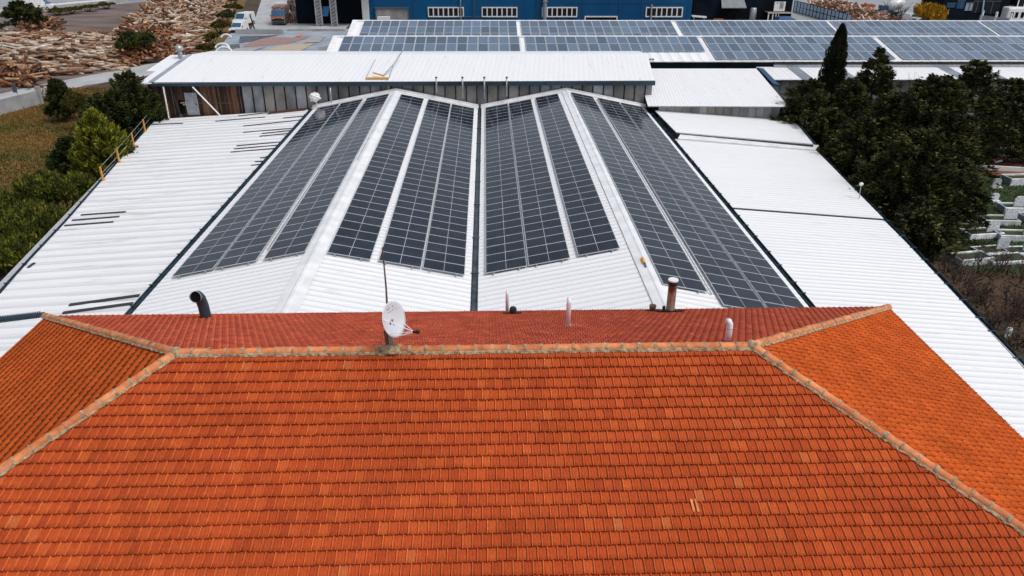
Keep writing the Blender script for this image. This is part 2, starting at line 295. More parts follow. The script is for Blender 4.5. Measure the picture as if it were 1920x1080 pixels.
sheet('paved_yard', g((1280, 60), (1990, 60), (2050, -30), (1280, -30)), .008, M['asph'])

# ------------------------------------------------------------------ tiled house
ZR, YR, XL, XR, TA, UB = 8.395, 16.955, -8.0, 6.84, .40, 8.478
ZE = ZR-TA*UB
house = thing('tiled_house', (0, YR, 0), 'house with hipped orange clay tile roof filling the foreground', 'house')
UW, CS = .2115, .3105
def tile_slope(name, p0, eu, down, lo0, hi0, grow, m, ncourse=30, relief=1., lip=1., bond=.5):
    """courses of interlocking tiles on one roof plane; u runs along eu, s down the slope, hips limit u to [lo0-grow*s, hi0+grow*s]"""
    eu = np.array(eu, float); dn = np.array(down, float); L = np.linalg.norm(dn); es = dn/L; n = np.cross(eu, es); n = n if n[2] > 0 else -n
    pu = np.array([0, .007, .018, .031, .042, .052, .098, .112, .126, .160, .198, .211]); ph = np.array([-.010, .028, .040, .030, -.006, .004, .007, -.001, .007, .009, .005, -.010])*relief
    k = len(pu); smax = UB*L
    cs, us, odd = [], [], []
    for c in range(ncourse):
        s1 = min((c+1)*CS, smax); lo = lo0-grow*s1; hi = hi0+grow*s1
        a = math.floor(lo/UW)-1; bq = math.ceil(hi/UW)+1
        for j in range(a, bq):
            u = (j+(bond if c % 2 else 0))*UW
            if u+UW < lo or u > hi: continue
            cs.append(c); us.append(u)
    cs = np.array(cs); us = np.array(us); N = len(cs)
    jit = rng.normal(0, 1, (N, 4))
    rows = []
    for (s, dh, rec) in ((-.045, 0., 0), (CS*.5, .017*lip, 0), (CS, .038*lip, 0), (CS-.022, .002, 1)):
        sw = np.where((pu > .005) & (pu < .045), .010, 0)+.011*np.cos(pu/UW*4*math.pi)-.006 if s > .2 else 0*pu
        uu = us[:, None]+pu[None, :]+jit[:, 0:1]*.0025*(s/CS)
        ss = cs[:, None]*CS+s+sw[None, :]+jit[:, 1:2]*.005+.007*np.sin(uu*.55+cs[:, None]*1.7)+.005*np.sin(uu*1.9+cs[:, None]*.6)
        hh = ph[None, :]*(1 if not rec else .2)+dh+jit[:, 2:3]*.0035*(.3+s)
        lo = lo0-grow*np.clip(ss, 0, None); hi = hi0+grow*np.clip(ss, 0, None)
        uu = np.clip(uu, lo, np.maximum(hi, lo)); ss = np.clip(ss, 0, smax+.03)
        rows.append(p0+uu[..., None]*eu+ss[..., None]*es+hh[..., None]*n)
    V = np.stack(rows, 1).reshape(N*4*k, 3)
    q = np.array([(r*k+i, r*k+i+1, (r+1)*k+i+1, (r+1)*k+i) for r in range(3) for i in range(k-1)])
    Q = (q[None]+(np.arange(N)*4*k)[:, None, None]).reshape(-1, 4)
    # drop faces squeezed flat by the hip
    mi_ = np.tile(np.array([1 if (i in (0, 1, 2) and r < 2) else 0 for r in range(3) for i in range(k-1)]), N)  # roll crest faces use the roll colours, with painted highlight on the near slope
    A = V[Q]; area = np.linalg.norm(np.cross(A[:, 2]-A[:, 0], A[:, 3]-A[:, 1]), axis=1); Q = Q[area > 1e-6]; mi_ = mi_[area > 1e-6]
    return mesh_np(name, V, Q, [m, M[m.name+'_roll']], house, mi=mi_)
gH = 1/math.sqrt(1+TA*TA)
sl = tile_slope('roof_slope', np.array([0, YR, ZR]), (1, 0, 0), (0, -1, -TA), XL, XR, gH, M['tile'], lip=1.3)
tag(sl, 'near roof slope of bright orange clay tiles')
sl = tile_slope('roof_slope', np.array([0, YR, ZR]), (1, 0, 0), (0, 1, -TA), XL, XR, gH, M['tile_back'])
tag(sl, 'duller red back roof slope')
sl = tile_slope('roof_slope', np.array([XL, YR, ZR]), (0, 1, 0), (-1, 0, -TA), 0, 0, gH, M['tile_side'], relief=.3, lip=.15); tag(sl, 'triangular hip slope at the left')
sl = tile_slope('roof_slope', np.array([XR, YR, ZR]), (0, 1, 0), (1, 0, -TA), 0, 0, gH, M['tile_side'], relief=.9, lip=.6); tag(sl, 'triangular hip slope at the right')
mb = MB(); q = .05
mb.prism([(XL-UB+.5, YR-UB+.5), (XR+UB-.5, YR-UB+.5), (XR+UB-.5, YR+UB-.5), (XL-UB+.5, YR+UB-.5)], 0, ZE-.05); mb.build('wall', M['render'], house)
mb = MB(); e = UB-.03; zz = ZR-.05; ze = ZE-.05
C4 = [(XL-e, YR-e, ze), (XR+e, YR-e, ze), (XR+e, YR+e, ze), (XL-e, YR+e, ze)]; R2 = [(XL, YR, zz), (XR, YR, zz)]
mb.add(C4+R2, [(0, 1, 5, 4), (2, 3, 4, 5), (1, 2, 5), (3, 0, 4), (3, 2, 1, 0)]); mb.build('roof_deck', M['brown'], house)
def caps(name, A, B, lab, side):
    A = Vector(A); B = Vector(B); d = (B-A); L = d.length; d.normalize(); up = Vector((0, 0, 1)); w = d.cross(up).normalized(); n = w.cross(d)
    N = round(L/.42); st = L/N; mb = MB(); mc = MB()
    for i in range(N):
        j = [random.gauss(0, .006) for _ in range(4)]
        V = []
        for (t, rr, hh) in ((-.03, .118, .0), (.33*st, .108, 0), (.86*st, .112, 0.0), (1.0*st, .120, .0)):
            for k in range(9):
                a = math.pi*k/8; c = A+d*(i*st+t)+w*(math.cos(a)*rr*1.05+j[0])+n*(math.sin(a)*rr*.95+.035+j[1]+hh)
                V.append(c)
        for k in range(9):
            a = math.pi*k/8; V.append(A+d*(i*st+st)+w*(math.cos(a)*.09+j[0])+n*(math.sin(a)*.08+.035+j[1]))
        mb.add(V, [(r*9+k, r*9+k+1, (r+1)*9+k+1, (r+1)*9+k) for r in range(4) for k in range(8)])
        # mortar collar at the joint, uneven
        c0 = A+d*(i*st); V = []; cw = .028+random.random()*.022
        for t in (-cw, 0, cw):
            for k in range(11):
                a = math.pi*(k-1)/8; rr = (.128 if t == 0 else .119)+random.gauss(0, .004)
                V.append(c0+d*(t+random.gauss(0, .004))+w*(math.cos(a)*rr*1.05)+n*(math.sin(a)*rr*.95+.035))
        mc.add(V, [(r*11+k, r*11+k+1, (r+1)*11+k+1, (r+1)*11+k) for r in range(2) for k in range(10)])
    # mortar bedding strip both sides with a ragged lower edge
    for sg in (-1, 1):
        n2 = int(L/.07); V = []
        for i in range(n2+1):
            p = A+d*(L*i/n2); dr = .142+random.random()*.035
            V += [p+w*sg*.10+n*.062, p+w*sg*(.135+random.random()*.01)+n*(.035+random.gauss(0, .006)), p+w*sg*dr-Vector((0, 0, .40*dr*side))+n*.046]
        mc.add(V, [(3*i+k, 3*i+k+1, 3*i+k+4, 3*i+k+3) for i in range(n2) for k in range(2)])
    o = mb.build(name, M['cap'], house, smooth=True); tag(o, lab); mc.build('mortar_bed', M['mortar'], house, smooth=False)
caps('ridge_cap', (XL, YR, ZR), (XR, YR, ZR), None, 1)
for sx_, sy_, lab in ((-1, -1, 'near left hip'), (1, -1, 'near right hip'), (-1, 1, 'far left hip'), (1, 1, 'far right hip')):
    x0 = XL if sx_ < 0 else XR
    caps('hip_cap', (x0+sx_*UB, YR+sy_*UB, ZE), (x0, YR, ZR), None, .55)
for x0 in (XL, XR):
    mb = MB()
    for k in range(5):
        for r_ in range(12): pass
    V = []; 
    for i in range(5):
        for k in range(10):
            a = i/4*math.pi/2; bb = k/10*2*math.pi; rr = .17*(1+random.gauss(0, .07)); V.append((x0+math.cos(a)*math.cos(bb)*rr, YR+math.cos(a)*math.sin(bb)*rr, ZR+.02+math.sin(a)*.17))
    mb.add(V, [(i*10+k, i*10+(k+1) % 10, (i+1)*10+(k+1) % 10, (i+1)*10+k) for i in range(4) for k in range(10)]); mb.build('mortar_knob', M['mortar'], house, smooth=True)
# a slipped pair of tiles on the near slope
def front(x, y):
    d = ray(x, y); t = (ZR-TA*YR-CAM[2])/(d[2]-TA*d[1]); return CAM+d*t
def back(x, y):
    d = ray(x, y); t = (ZR+TA*YR-CAM[2])/(d[2]+TA*d[1]); return CAM+d*t
TF = Matrix.Rotation(math.atan(TA), 3, 'X'); TB = Matrix.Rotation(-math.atan(TA), 3, 'X')
mb = MB()
for (px, py, w) in ((1298, 951, .05), (1306, 951, .05)): mb.box(front(px, py)+np.array([0, 0, .05]), (w, .3, .03), rz=.05, tilt=TF)
tag(mb.build('broken_tile', M['cap'], house), 'pale broken tile sliver')

# ------------------------------------------------------------------ ribbed roofs
def ribbed(name, fA, fB, s0, s1, step, m, parent, h=.035, w=.05, foot=.03, thick=.06, nx=1, phase=0):
    """sheet spanned between edge curves fA(s) and fB(s), with raised ribs every `step` along s"""
    prof = [(s0, 0)]; s = s0+phase+step*.5
    while s < s1-w-foot:
        prof += [(s-w/2-foot, 0), (s-w/2, h), (s+w/2, h), (s+w/2+foot, 0)]; s += step
    prof.append((s1, 0)); V = []
    for s, hh in prof:
        A = np.array(fA(s)); B = np.array(fB(s))
        for k in range(nx+1): V.append(A+(B-A)*k/nx+np.array([0, 0, hh]))
    n = len(prof); c = nx+1
    Q = [(i*c+k, i*c+k+1, (i+1)*c+k+1, (i+1)*c+k) for i in range(n-1) for k in range(nx)]
    base = len(V)
    for s in (s0, s1):
        for P in (fA(s), fB(s)): V.append(np.array(P)-np.array([0, 0, thick]))
    Q += [(base, base+1, base+3, base+2), (0, c-1, base+1, base), ((n-1)*c, (n-1)*c+c-1, base+3, base+2)]
    V = np.array(V); Q = np.array(Q)
    A_ = V[Q[0]]; nn = np.cross(A_[1]-A_[0], A_[3]-A_[0])
    if nn[2] < 0: Q = Q[:, ::-1]
    return mesh_np(name, V, Q, m, parent)
GL, VX, GR, RL, RR_, FE, FR = -15.14, -.65, 13.92, -7.81, 6.90, 3.40, 4.84
Y0, Y1 = 25.2, 66.65
fac = thing('factory_hall', (0, 46, 0), 'white factory hall with two parallel gables carrying the eight dark solar arrays', 'factory')
slopes = {'LL': (GL+.16, FE, RL, FR), 'LR': (VX-.16, FE, RL, FR), 'RL': (VX+.16, FE, RR_, FR), 'RR': (GR-.16, FE, RR_, FR)}
for k_, (xe, ze_, xr, zr) in slopes.items():
    ribbed('roof_sheet', lambda s, xe=xe, ze_=ze_: (xe, s, ze_), lambda s, xr=xr, zr=zr: (xr, s, zr), Y0, Y1, .44, M['white'], fac, h=.013, w=.03, foot=.010, phase=-.1)
mb = MB()
for P in (((GL, 25.25), (VX-.1, 25.25), (VX-.1, 66.5), (GL, 66.5)), ((VX+.1, 25.25), (GR, 25.25), (GR, 66.5), (VX+.1, 66.5))):
    mb.prism(P, 0, FE-.14)
for xa, xb, xc in ((GL+.2, RL, VX-.2), (VX+.2, RR_, GR-.2)):
    for yy in (25.3, 66.4): mb.add([(xa, yy, FE-.14), (xb, yy, FR-.1), (xc, yy, FE-.14), (xa, yy+.05, FE-.14), (xb, yy+.05, FR-.1), (xc, yy+.05, FE-.14)], [(0, 2, 1), (3, 4, 5), (0, 1, 4, 3), (1, 2, 5, 4)])
mb.build('wall', M['conc'], fac)
for xr in (RL, RR_):                        # ridge flashing with a low rounded crown
    sl_ = (FR-FE)/7.3; V = []; prof = [(-.47, -.47*sl_+.045), (-.45, -.45*sl_+.055), (-.13, -.13*sl_+.06), (-.06, .075), (.06, .075), (.13, -.13*sl_+.06), (.45, -.45*sl_+.055), (.47, -.47*sl_+.045)]
    mb = MB(); V = [(xr+a, y, FR+b) for y in (Y0-.1, Y1) for a, b in prof]; n = len(prof)
    mb.add(V, [(i, i+1, n+i+1, n+i) for i in range(n-1)]); mb.build('ridge_cap', M['flash'], fac)
for (xa, za, xb, zb) in ((GL, FE, RL, FR), (RL, FR, VX-.1, FE), (VX+.1, FE, RR_, FR), (RR_, FR, GR, FE)):   # verge flashing at the far end
    mb = MB(); mb.slab([(xa, Y1-.55, za+.05), (xb, Y1-.55, zb+.05), (xb, Y1+.02, zb+.05), (xa, Y1+.02, za+.05)], .03)
    mb.slab([(xa, Y1-.05, za+.20), (xb, Y1-.05, zb+.20), (xb, Y1+.16, zb+.20), (xa, Y1+.16, za+.20)], .3); mb.build('verge_flashing', M['flash'], fac)
def gutter(name, A, B, wd, dp, m, parent, brackets=0, lab=None):
    A = Vector(A); B = Vector(B); d = (B-A).normalized(); w = d.cross(Vector((0, 0, 1))).normalized(); mb = MB(); t = .015
    prof = [(-wd/2, 0), (-wd/2+.01, -dp), (wd/2-.01, -dp), (wd/2, 0), (wd/2-t, 0), (wd/2-t-.01, -dp+t), (-wd/2+t+.01, -dp+t), (-wd/2+t, 0)]
    V = [P+w*a+Vector((0, 0, b)) for P in (A, B) for a, b in prof]; n = len(prof)
    mb.add(V, [(i, (i+1) % n, n+(i+1) % n, n+i) for i in range(n)]+[tuple(range(n))[::-1], tuple(range(n, 2*n))])
    L = (B-A).length
    for i in range(brackets):
        p = A+d*(L*(i+.5)/brackets+random.gauss(0, .2)); mb.box(p+Vector((0, 0, .02)), (wd+.12, .07, .03), rz=math.atan2(d.y, d.x)-math.pi/2)
    o = mb.build(name, m, parent); 
    if lab: o['label'] = lab
    return o
gutter('valley_gutter', (VX, Y0, FE+.02), (VX, Y1-.4, FE+.02), .26, .12, M['gutter_metal'], fac, 9)
gutter('eave_gutter', (GL-.02, Y0, FE+.02), (GL-.02, Y1-.2, FE+.02), .22, .14, M['gutter'], fac, 24)
gutter('eave_gutter', (GR+.02, Y0, FE+.02), (GR+.02, Y1-.2, FE+.02), .22, .14, M['gutter'], fac, 24)

# left lean-to: falls gently to the left
left = thing('lean_to_shed', (-21, 48, 0), 'wide low shed with ribbed white roof left of the solar gables', 'shed')
PL = (3.3, .06, GL)
def LE(s):                                    # outer edge
    ys = [22, 25.87, 29.2, 31.68, 36.17, 41.17, 58.13, 66.35]; xs = [-21.3, -21.6, -21.9, -22.26, -23.14, -23.95, -27.16, -28.65]
    x = float(np.interp(s, ys, xs)); return (x, s, PL[0]+PL[1]*(x-PL[2]))
def LI(s): x = GL-.12; return (x, s, PL[0]+PL[1]*(x-PL[2]))
ribbed('roof_sheet', LE, LI, 22, 66.4, .95, M['white_old'], left, h=.015, w=.035, foot=.012, nx=2)
mb = MB(); mb.prism([LE(22)[:2], (GL-.2, 22), (GL-.2, 66.3), LE(66.3)[:2], LE(58.1)[:2], LE(41.2)[:2]], 0, [LE(22)[2]-.12, 3.1, 3.1, 2.35, 2.4, 2.6]); mb.build('wall', M['conc'], left)
for a, b in ((22, 29.2), (29.2, 36.17), (36.17, 41.17), (41.17, 58.13), (58.13, 66.3)):
    A = LE(a); B = LE(b); gutter('eave_gutter', (A[0]-.02, A[1], A[2]+.05), (B[0]-.02, B[1], B[2]+.05), .13, .12, M['gutter'], left, max(2, int((b-a)/2)))
def onL(x, y, dz=0): p = atp(x, y, *PL); p[2] += dz; return p
for i, (xa, ya, xb, yb) in enumerate(((152, 404, 236, 398), (135, 414, 224, 407), (121, 424, 213, 417), (287, 234, 343, 232), (404, 228, 497, 220), (456, 237, 562, 226), (456, 249, 550, 241),
        (491, 251, 548, 245), (487, 256, 541, 251), (444, 274, 526, 267), (439, 280, 522, 273), (433, 286, 516, 279), (488, 297, 502, 296), (478, 304, 496, 303), (471, 311, 489, 309),
        (447, 218, 502, 212), (531, 222, 572, 218), (130, 573, 262, 555), (118, 588, 250, 570), (53, 503, 65, 494))):
    A = onL(xa, ya, .055); B = onL(xb, yb, .055); d = B-A; L = np.linalg.norm(d[:2]); hw = .075 if i not in (17, 18) else .11
    w = np.array([-d[1], d[0], 0])/L*hw; mb = MB()
    mb.slab([A-w, B-w, B+w, A+w], .02); mb.build('roof_slot', M['slit'], left)
A = onL(-30, 603, .07); B = onL(82, 590, .07); mb = MB(); mb.slab([A+(0, -.35, 0), B+(0, -.3, 0), B+(0, .12, 0), A+(0, .15, 0)], .05)
for k in range(26): mb.box(A+(B-A)*(k/26)+np.array([0, -.08, .03]), (.05, .42, .05), rz=.5)
tag(mb.build('corrugated_gutter_cover', M['fascia'], left), None)
A = onL(503, 213, .07); B = onL(573, 206, .07); mb = MB(); mb.slab([A+(0, -.3, 0), B+(0, -.3, 0), B+(0, .5, 0), A+(0, .5, 0)], .05); mb.build('rusty_patch', M['brown'], left)

# guard rail with yellow posts on the outer edge
gr = thing('guard_rail', LE(55), 'yellow posts and two wires along the outer roof edge by the conifers', 'railing')
pp = []
for (px, py, h_) in ((194, 338, 25), (225, 305, 25), (252, 273, 24), (273, 246, 22), (294, 222, 22)):
    A = onL(px, py, .0); B = atY(px-4, py-h_, A[1]-.02); B = np.array([A[0]-.05, A[1], B[2]]); pp.append((A, B)); mb = MB(); mb.box((A+B)/2, (.09, .09, B[2]-A[2])); mb.box(A+(0, 0, .03), (.26, .22, .04)); mb.build('post', M['yellow'], gr)
for f in (.95, .5):
    mb = MB(); mb.tube([A+(B-A)*f for A, B in pp], .018, 5); mb.build('wire', M['steel'], gr)

# right annex: falls to the right
right = thing('side_shed', (20, 45, 0), 'long low shed with smooth white roof right of the solar gables', 'shed')
PR = (3.38, -.085, GR+.15)
def onR(x, y, dz=0): p = atp(x, y, *PR); p[2] += dz; return p
_e = [onR(*p) for p in ((1990, 768), (1920, 690), (1815, 577), (1700, 455), (1650, 405), (1530, 283))]
ex = [p[0] for p in _e]; ey = [p[1] for p in _e]
def RE(s, dz=0): x = float(np.interp(s, ey, ex)); return (x, s, PR[0]+PR[1]*(x-PR[2])+dz)
def RI(s, dz=0): x = GR+.14; return (x, s, PR[0]+PR[1]*(x-PR[2])+dz)
yj = float(onR(1375, 391)[1]); yk = float(onR(1650, 411)[1]); yt = 55.6
def sk(s, f0, f1): return None
ribbed('roof_sheet', RI, RE, 19.5, yj-.12, .42, M['white'], right, h=.009, w=.025, foot=.012)
ribbed('roof_sheet', lambda s: RI(s, .05), lambda s: RE(s, .05), yj+.02, ey[-1], .42, M['white'], right, h=.009, w=.025, foot=.012)
mb = MB(); A = RI(yj-.04, .03); B = RE(yj-.04, .03); mb.slab([(A[0], A[1]-.09, A[2]), (B[0], B[1]-.09, B[2]), (B[0], B[1]+.09, B[2]), (A[0], A[1]+.09, A[2])], .03); mb.build('joint_strip', M['slit'], right)
mb = MB(); pts = [(GR+.2, 19.6)]+[(x-.15, y) for x, y in zip(ex, ey) if y > 19.6]; 
mb.prism([(GR+.2, 19.6), (RE(19.6)[0]-.2, 19.6), (RE(40)[0]-.2, 40), (RE(54)[0]-.2, 54), (26.6, 66), (GR+.2, 66)], 0, 2.35); mb.build('wall', M['conc'], right)
for i in range(len(ey)-1):
    A = _e[i]; B = _e[i+1]; gutter('eave_gutter', (A[0]+.1, A[1], A[2]+.01), (B[0]+.1, B[1], B[2]+.01), .24, .16, M['gutter'], right, max(2, int((B[1]-A[1])/1.5)))
# raised upper sheets
PU = (3.62, -.075, GR+.15)
def onU(x, y, dz=0): p = atp(x, y, *PU); p[2] += dz; return p
U = [onU(1218, 197), onU(1268, 248), onU(1525, 270), onU(1478, 213)]
def lerp(a, b, t): return a+(b-a)*t
ribbed('upper_roof_sheet', lambda s: lerp(U[1], U[0], s), lambda s: lerp(U[2], U[3], s), 0, 1, .05, M['white'], right, h=.015, w=.004, foot=.003, thick=.08)
mb = MB(); mb.slab([U[1]+(0, -.02, -.09), U[2]+(0, -.02, -.09), U[2]+(0, .25, -.09), U[1]+(0, .25, -.09)], .28); mb.build('step_fascia', M['slit'], right)
Fp = [onR(1271, 262, .12), onR(1276, 253, .12), onR(1535, 275, .12), onR(1528, 284, .12)]
mb = MB(); mb.slab(Fp, .06); mb.build('ridge_flashing', M['flash'], right)
mb = MB(); mb.slab([Fp[0]+(0, -.28, -.1), Fp[3]+(0, -.28, -.1), Fp[3]+(0, 0, -.1), Fp[0]+(0, 0, -.1)], .03); mb.build('joint_strip', M['slit'], right)
mb = MB(); mb.tube([U[2]+(.12, 0, 0), U[3]+(.12, 0, 0)], .07, 6); mb.build('eave_gutter', M['gutter'], right)

# ------------------------------------------------------------------ solar arrays
def panel_mesh(name, L, Wd, m_, f=.03):
    """panel lying in xy, centre at origin, L along x, Wd along y; frame proud of the glass"""
    me = bpy.data.meshes.new(name); t = .035; x, y = L/2, Wd/2; xi, yi = x-f, y-f
    V = [(-x,-y,0),(x,-y,0),(x,y,0),(-x,y,0),(-x,-y,t),(x,-y,t),(x,y,t),(-x,y,t),(-xi,-yi,t),(xi,-yi,t),(xi,yi,t),(-xi,yi,t),(-xi,-yi,t-.004),(xi,-yi,t-.004),(xi,yi,t-.004),(-xi,yi,t-.004)]
    Fs = [(0,3,2,1),(0,1,5,4),(1,2,6,5),(2,3,7,6),(3,0,4,7),(4,5,9,8),(5,6,10,9),(6,7,11,10),(7,4,8,11),(8,9,13,12),(9,10,14,13),(10,11,15,14),(11,8,12,15),(12,13,14,15)]
    me.from_pydata(V, [], Fs); me.update(); uv = me.uv_layers.new(name='UVMap')
    for li, c in zip(me.polygons[13].loop_indices, ((0, 0), (1, 0), (1, 1), (0, 1))): uv.data[li].uv = c
    me.polygons[13].material_index = 1; me.materials.append(M['alu']); me.materials.append(m_); return me
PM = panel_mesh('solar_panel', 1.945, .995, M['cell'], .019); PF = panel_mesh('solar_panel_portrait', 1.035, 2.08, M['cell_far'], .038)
def array(label, group, origin, ex_, ey_, nx, ny, px, py, me, rails, skip=()):
    """origin: lower corner; ex_, ey_ unit vectors in the plane; px, py pitches"""
    ex_ = Vector(ex_); ey_ = Vector(ey_); ez = ex_.cross(ey_); ez.normalize()
    if ez.z < 0: ex_, origin, ez = -ex_, Vector(origin)+ex_*(nx*px), -ez
    O = Vector(origin); R = Matrix((ex_, ey_, ez)).transposed(); Rm = R.to_4x4()
    t = thing('solar_array', tuple(O), label, 'solar array', group)
    for i in range(nx):
        for j in range(ny):
            if (i, j) in skip: continue
            o = bpy.data.objects.new('panel', me); COL.objects.link(o); o.parent = t
            jx, jy, jz = random.gauss(0, .0018), random.gauss(0, .0018), random.gauss(0, .002)
            Rj = Rm @ Matrix.Rotation(jx, 4, 'X') @ Matrix.Rotation(jy, 4, 'Y')
            o.matrix_local = Matrix.Translation(ex_*(px*(i+.5))+ey_*(py*(j+.5))+ez*(.10+jz)) @ Rj
    mb = MB()
    for k in rails:
        for a, b in (((k, -.05), (k, ny*py+.05)),) if True else ():
            P = O+ex_*a[0]+ey_*a[1]+ez*.07; Q_ = O+ex_*b[0]+ey_*b[1]+ez*.07; w = ex_*.02
            mb.add([P-w-ez*.04, P+w-ez*.04, P+w+ez*.025, P-w+ez*.025, Q_-w-ez*.04, Q_+w-ez*.04, Q_+w+ez*.025, Q_-w+ez*.025], [(0,1,2,3),(7,6,5,4),(0,4,5,1),(1,5,6,2),(2,6,7,3),(3,7,4,0)])
    mb.build('mounting_rail', M['steel'], t)
    return t, O, ex_, ey_, ez
SLX = {}
def slope_pt(k, x):
    xe, ze_, xr, zr = {'LL': (GL, FE, RL, FR), 'LR': (VX, FE, RL, FR), 'RL': (VX, FE, RR_, FR), 'RR': (GR, FE, RR_, FR)}[k]
    return ze_+(zr-ze_)*(x-xe)/(xr-xe)
PYS = 1.015
near = 'solar arrays on the twin gables'
for k, x0, x1, n, ya, rows, lab in (('LL', -14.42, -10.42, 2, 31.70, 33, 'wide dark solar array on the far left slope, next to the ribbed shed roof'),
        ('LL', -10.16, -8.18, 1, 31.66, 33, 'narrow solar array just left of the left ridge cap'),
        ('LR', -7.28, -5.36, 1, 31.60, 33, 'narrow solar array just right of the left ridge cap'),
        ('LR', -5.06, -1.10, 2, 31.70, 33, 'wide solar array on the left side of the central valley gutter'),
        ('RL', -.16, 3.80, 2, 31.85, 33, 'wide solar array on the right side of the central valley gutter'),
        ('RL', 4.12, 6.06, 1, 31.95, 33, 'narrow solar array just left of the right ridge cap'),
        ('RR', 7.10, 9.04, 1, 27.9, 37, 'narrow solar array just right of the right ridge cap, behind the rusty chimney'),
        ('RR', 9.36, 13.36, 2, 26.9, 38, 'wide solar array on the far right slope, next to the smooth white shed roof')):
    za, zb = slope_pt(k, x0), slope_pt(k, x1); d = Vector((x1-x0, 0, zb-za)); L = d.length
    t, O, ex_, ey_, ez = array(lab, near, (x0, ya, za), tuple(d.normalized()), (0, 1, 0), n, rows, L/n, PYS, PM, [L/n*(i+f) for i in range(n) for f in (.2, .8)])
    mb = MB()                                   # clamp feet peeping out at the lower end
    for i in range(n):
        for f in (.2, .8):
            p = O+ex_*(L/n*(i+f)); mb.box(p+Vector((0, -.07, .09)), (.06, .08, .07))
    mb.build('end_clamp', M['steel'], t)

# conduits: cable trays beside the strips
for pts, lab in (([(1.72+7.10-1.62, 28.2), (7.18, 45), (7.05, 64.5)], 'thin grey conduit running beside the right ridge cap'), ([(9.2, 27.9), (9.2, 64.8)], 'grey conduit between the two right-hand arrays'), ([(-10.29, 33), (-10.29, 64.5)], 'grey conduit between the two left-hand arrays'), ([(-8.05, 46), (-8.02, 64.5)], 'short grey conduit left of the left ridge cap')):
    kk = 'RR' if pts[0][0] > 0 else 'LL'
    P = [(x, y, slope_pt(kk, x)+.085) for x, y in pts]
    mb = MB(); mb.tube([P[0][:2]+(P[0][2]-.06,)]+P, .025, 6); tag(mb.build('conduit', M['steel'], org=P[0]), lab, 'conduit')

# ------------------------------------------------------------------ long barn behind
barn = thing('long_barn', (-7, 71, 0), 'long barn with plain white roof and grey panelled wall behind the gables', 'barn')
YB = 66.95
def tY(px, py, Y): return atY(px, py, Y)
eL = atY(283, 154.5, YB-.45); eR = atY(1228, 151, YB-.45); zE_ = (eL[2]+eR[2])/2
LB = 8.0
def hit_plane(px, py, z0, y0, sl_): # plane z=z0+sl*(Y-y0)
    d = ray(px, py); t = (z0-sl_*y0-CAM[2])/(d[2]-sl_*d[1]); return CAM+d*t
SB = .105
def onB(px, py, dz=0): p = hit_plane(px, py, zE_, YB-.45, SB); p[2] += dz; return p
c0, c1, c2, c3 = onB(283, 154.5), onB(1228, 151), onB(1213, 100.5), onB(356, 102.5)
ribbed('roof_sheet', lambda s: lerp(c0, c1, s), lambda s: lerp(c3, c2, s), 0, 1, 1/96, M['whiteY'], barn, h=.004, w=.0006, foot=.0005, thick=.1)
q0, q1, q2, q3, q4 = onB(258, 156.5, -.02), onB(283, 155, -.02), onB(356, 102.5, -.02), onB(320, 102.5, -.02), onB(273, 133, -.02)
q5 = onB(291, 133, -.02)
mb = MB(); mb.slab([q0, q1, q2, q3, q4, q5], .08); mb.build('side_roof_sheet', M['whiteY'], barn)
mb = MB(); w = np.array([.22, 0, 0]); mb.slab([c0-w+(0, 0, .05), c0+w+(0, 0, .05), c3+w+(0, 0, .05), c3-w+(0, 0, .05)], .05); tag(mb.build('seam_flashing', M['bluesheet'], barn), None)
# rear half of roof, falling away
mb = MB(); mb.slab([c3, c2, c2+(0, 6, -.6), c3+(0, 6, -.6)], .1); mb.build('rear_roof_sheet', M['whiteY'], barn)
XA, XB_ = float(c0[0]), float(c1[0]); zt = zE_-.12
for a, b in ((XA-.2, -20.2), (-20.16, -5), (-4.96, 5), (5.04, XB_)):
    mb = MB(); mb.box(((a+b)/2, YB-.5, zt-.06), (b-a, .12, .34)); mb.build('fascia', M['fascia'], barn)
xw = float(atY(457, 200, YB)[0]); x_r = float(atY(1222, 180, YB)[0]); xl = float(atY(284, 200, YB)[0])
mb = MB(); mb.box(((xl+x_r)/2, YB+4.0, zt/2-.1), (x_r-xl-.1, 7.6, zt-.2)); mb.build('inner_wall', M['dark'], barn)
px_ = xw; i = 0; mbp = MB(); mbf = MB()
while px_ < x_r-.3:
    wd = min(.92, x_r-px_); mbp.box((px_+wd/2, YB+.05, zt/2-.15), (wd-.05, .05, zt-.3)); mbf.box((px_+.01, YB+.0, zt/2-.15), (.07, .10, zt-.3), m=1); px_ += wd; i += 1
mbp.build('panel_wall', M['wallgrey'], barn); mbf.build('wall_post', [M['steel'], M['dark']], barn)
px_ = xl; mbp = MB(); random.seed(3)
while px_ < xw-.1:
    wd = random.uniform(.16, .3); zb_ = 1.9; mbp.box((px_+wd/2, YB+.05+random.uniform(-.02, .02), (zt+zb_)/2-.1), (wd-.02, .04, zt-zb_-.2+random.uniform(-.05, 0))); px_ += wd
mbp.build('board_wall', M['brown'], barn)
def bx(x0, x1, z0, z1): return (x0+x1)/2, (z0+z1)/2, x1-x0, z1-z0
P = [atY(347, 174, YB-.05), atY(373, 216, YB-.05)]; mb = MB(); mb.box(((P[0][0]+P[1][0])/2+.0, YB-.03, (P[0][2]+P[1][2])/2), (1.05, .06, P[0][2]-P[1][2])); dr = mb.build('door', M['steel'], barn)
mb = MB(); mb.box((P[1][0]-.05, YB-.075, (P[0][2]+P[1][2])/2), (.1, .04, .1)); mb.build('handle', M['dark'], dr)
P = [atY(334, 188, YB-.03), atY(348, 212, YB-.03)]; mb = MB(); mb.box(((P[0][0]+P[1][0])/2, YB-.01, (P[0][2]+P[1][2])/2), (P[1][0]-P[0][0], .04, P[0][2]-P[1][2]))
wn_ = mb.build('window', M['dark'], barn)
mb = MB()
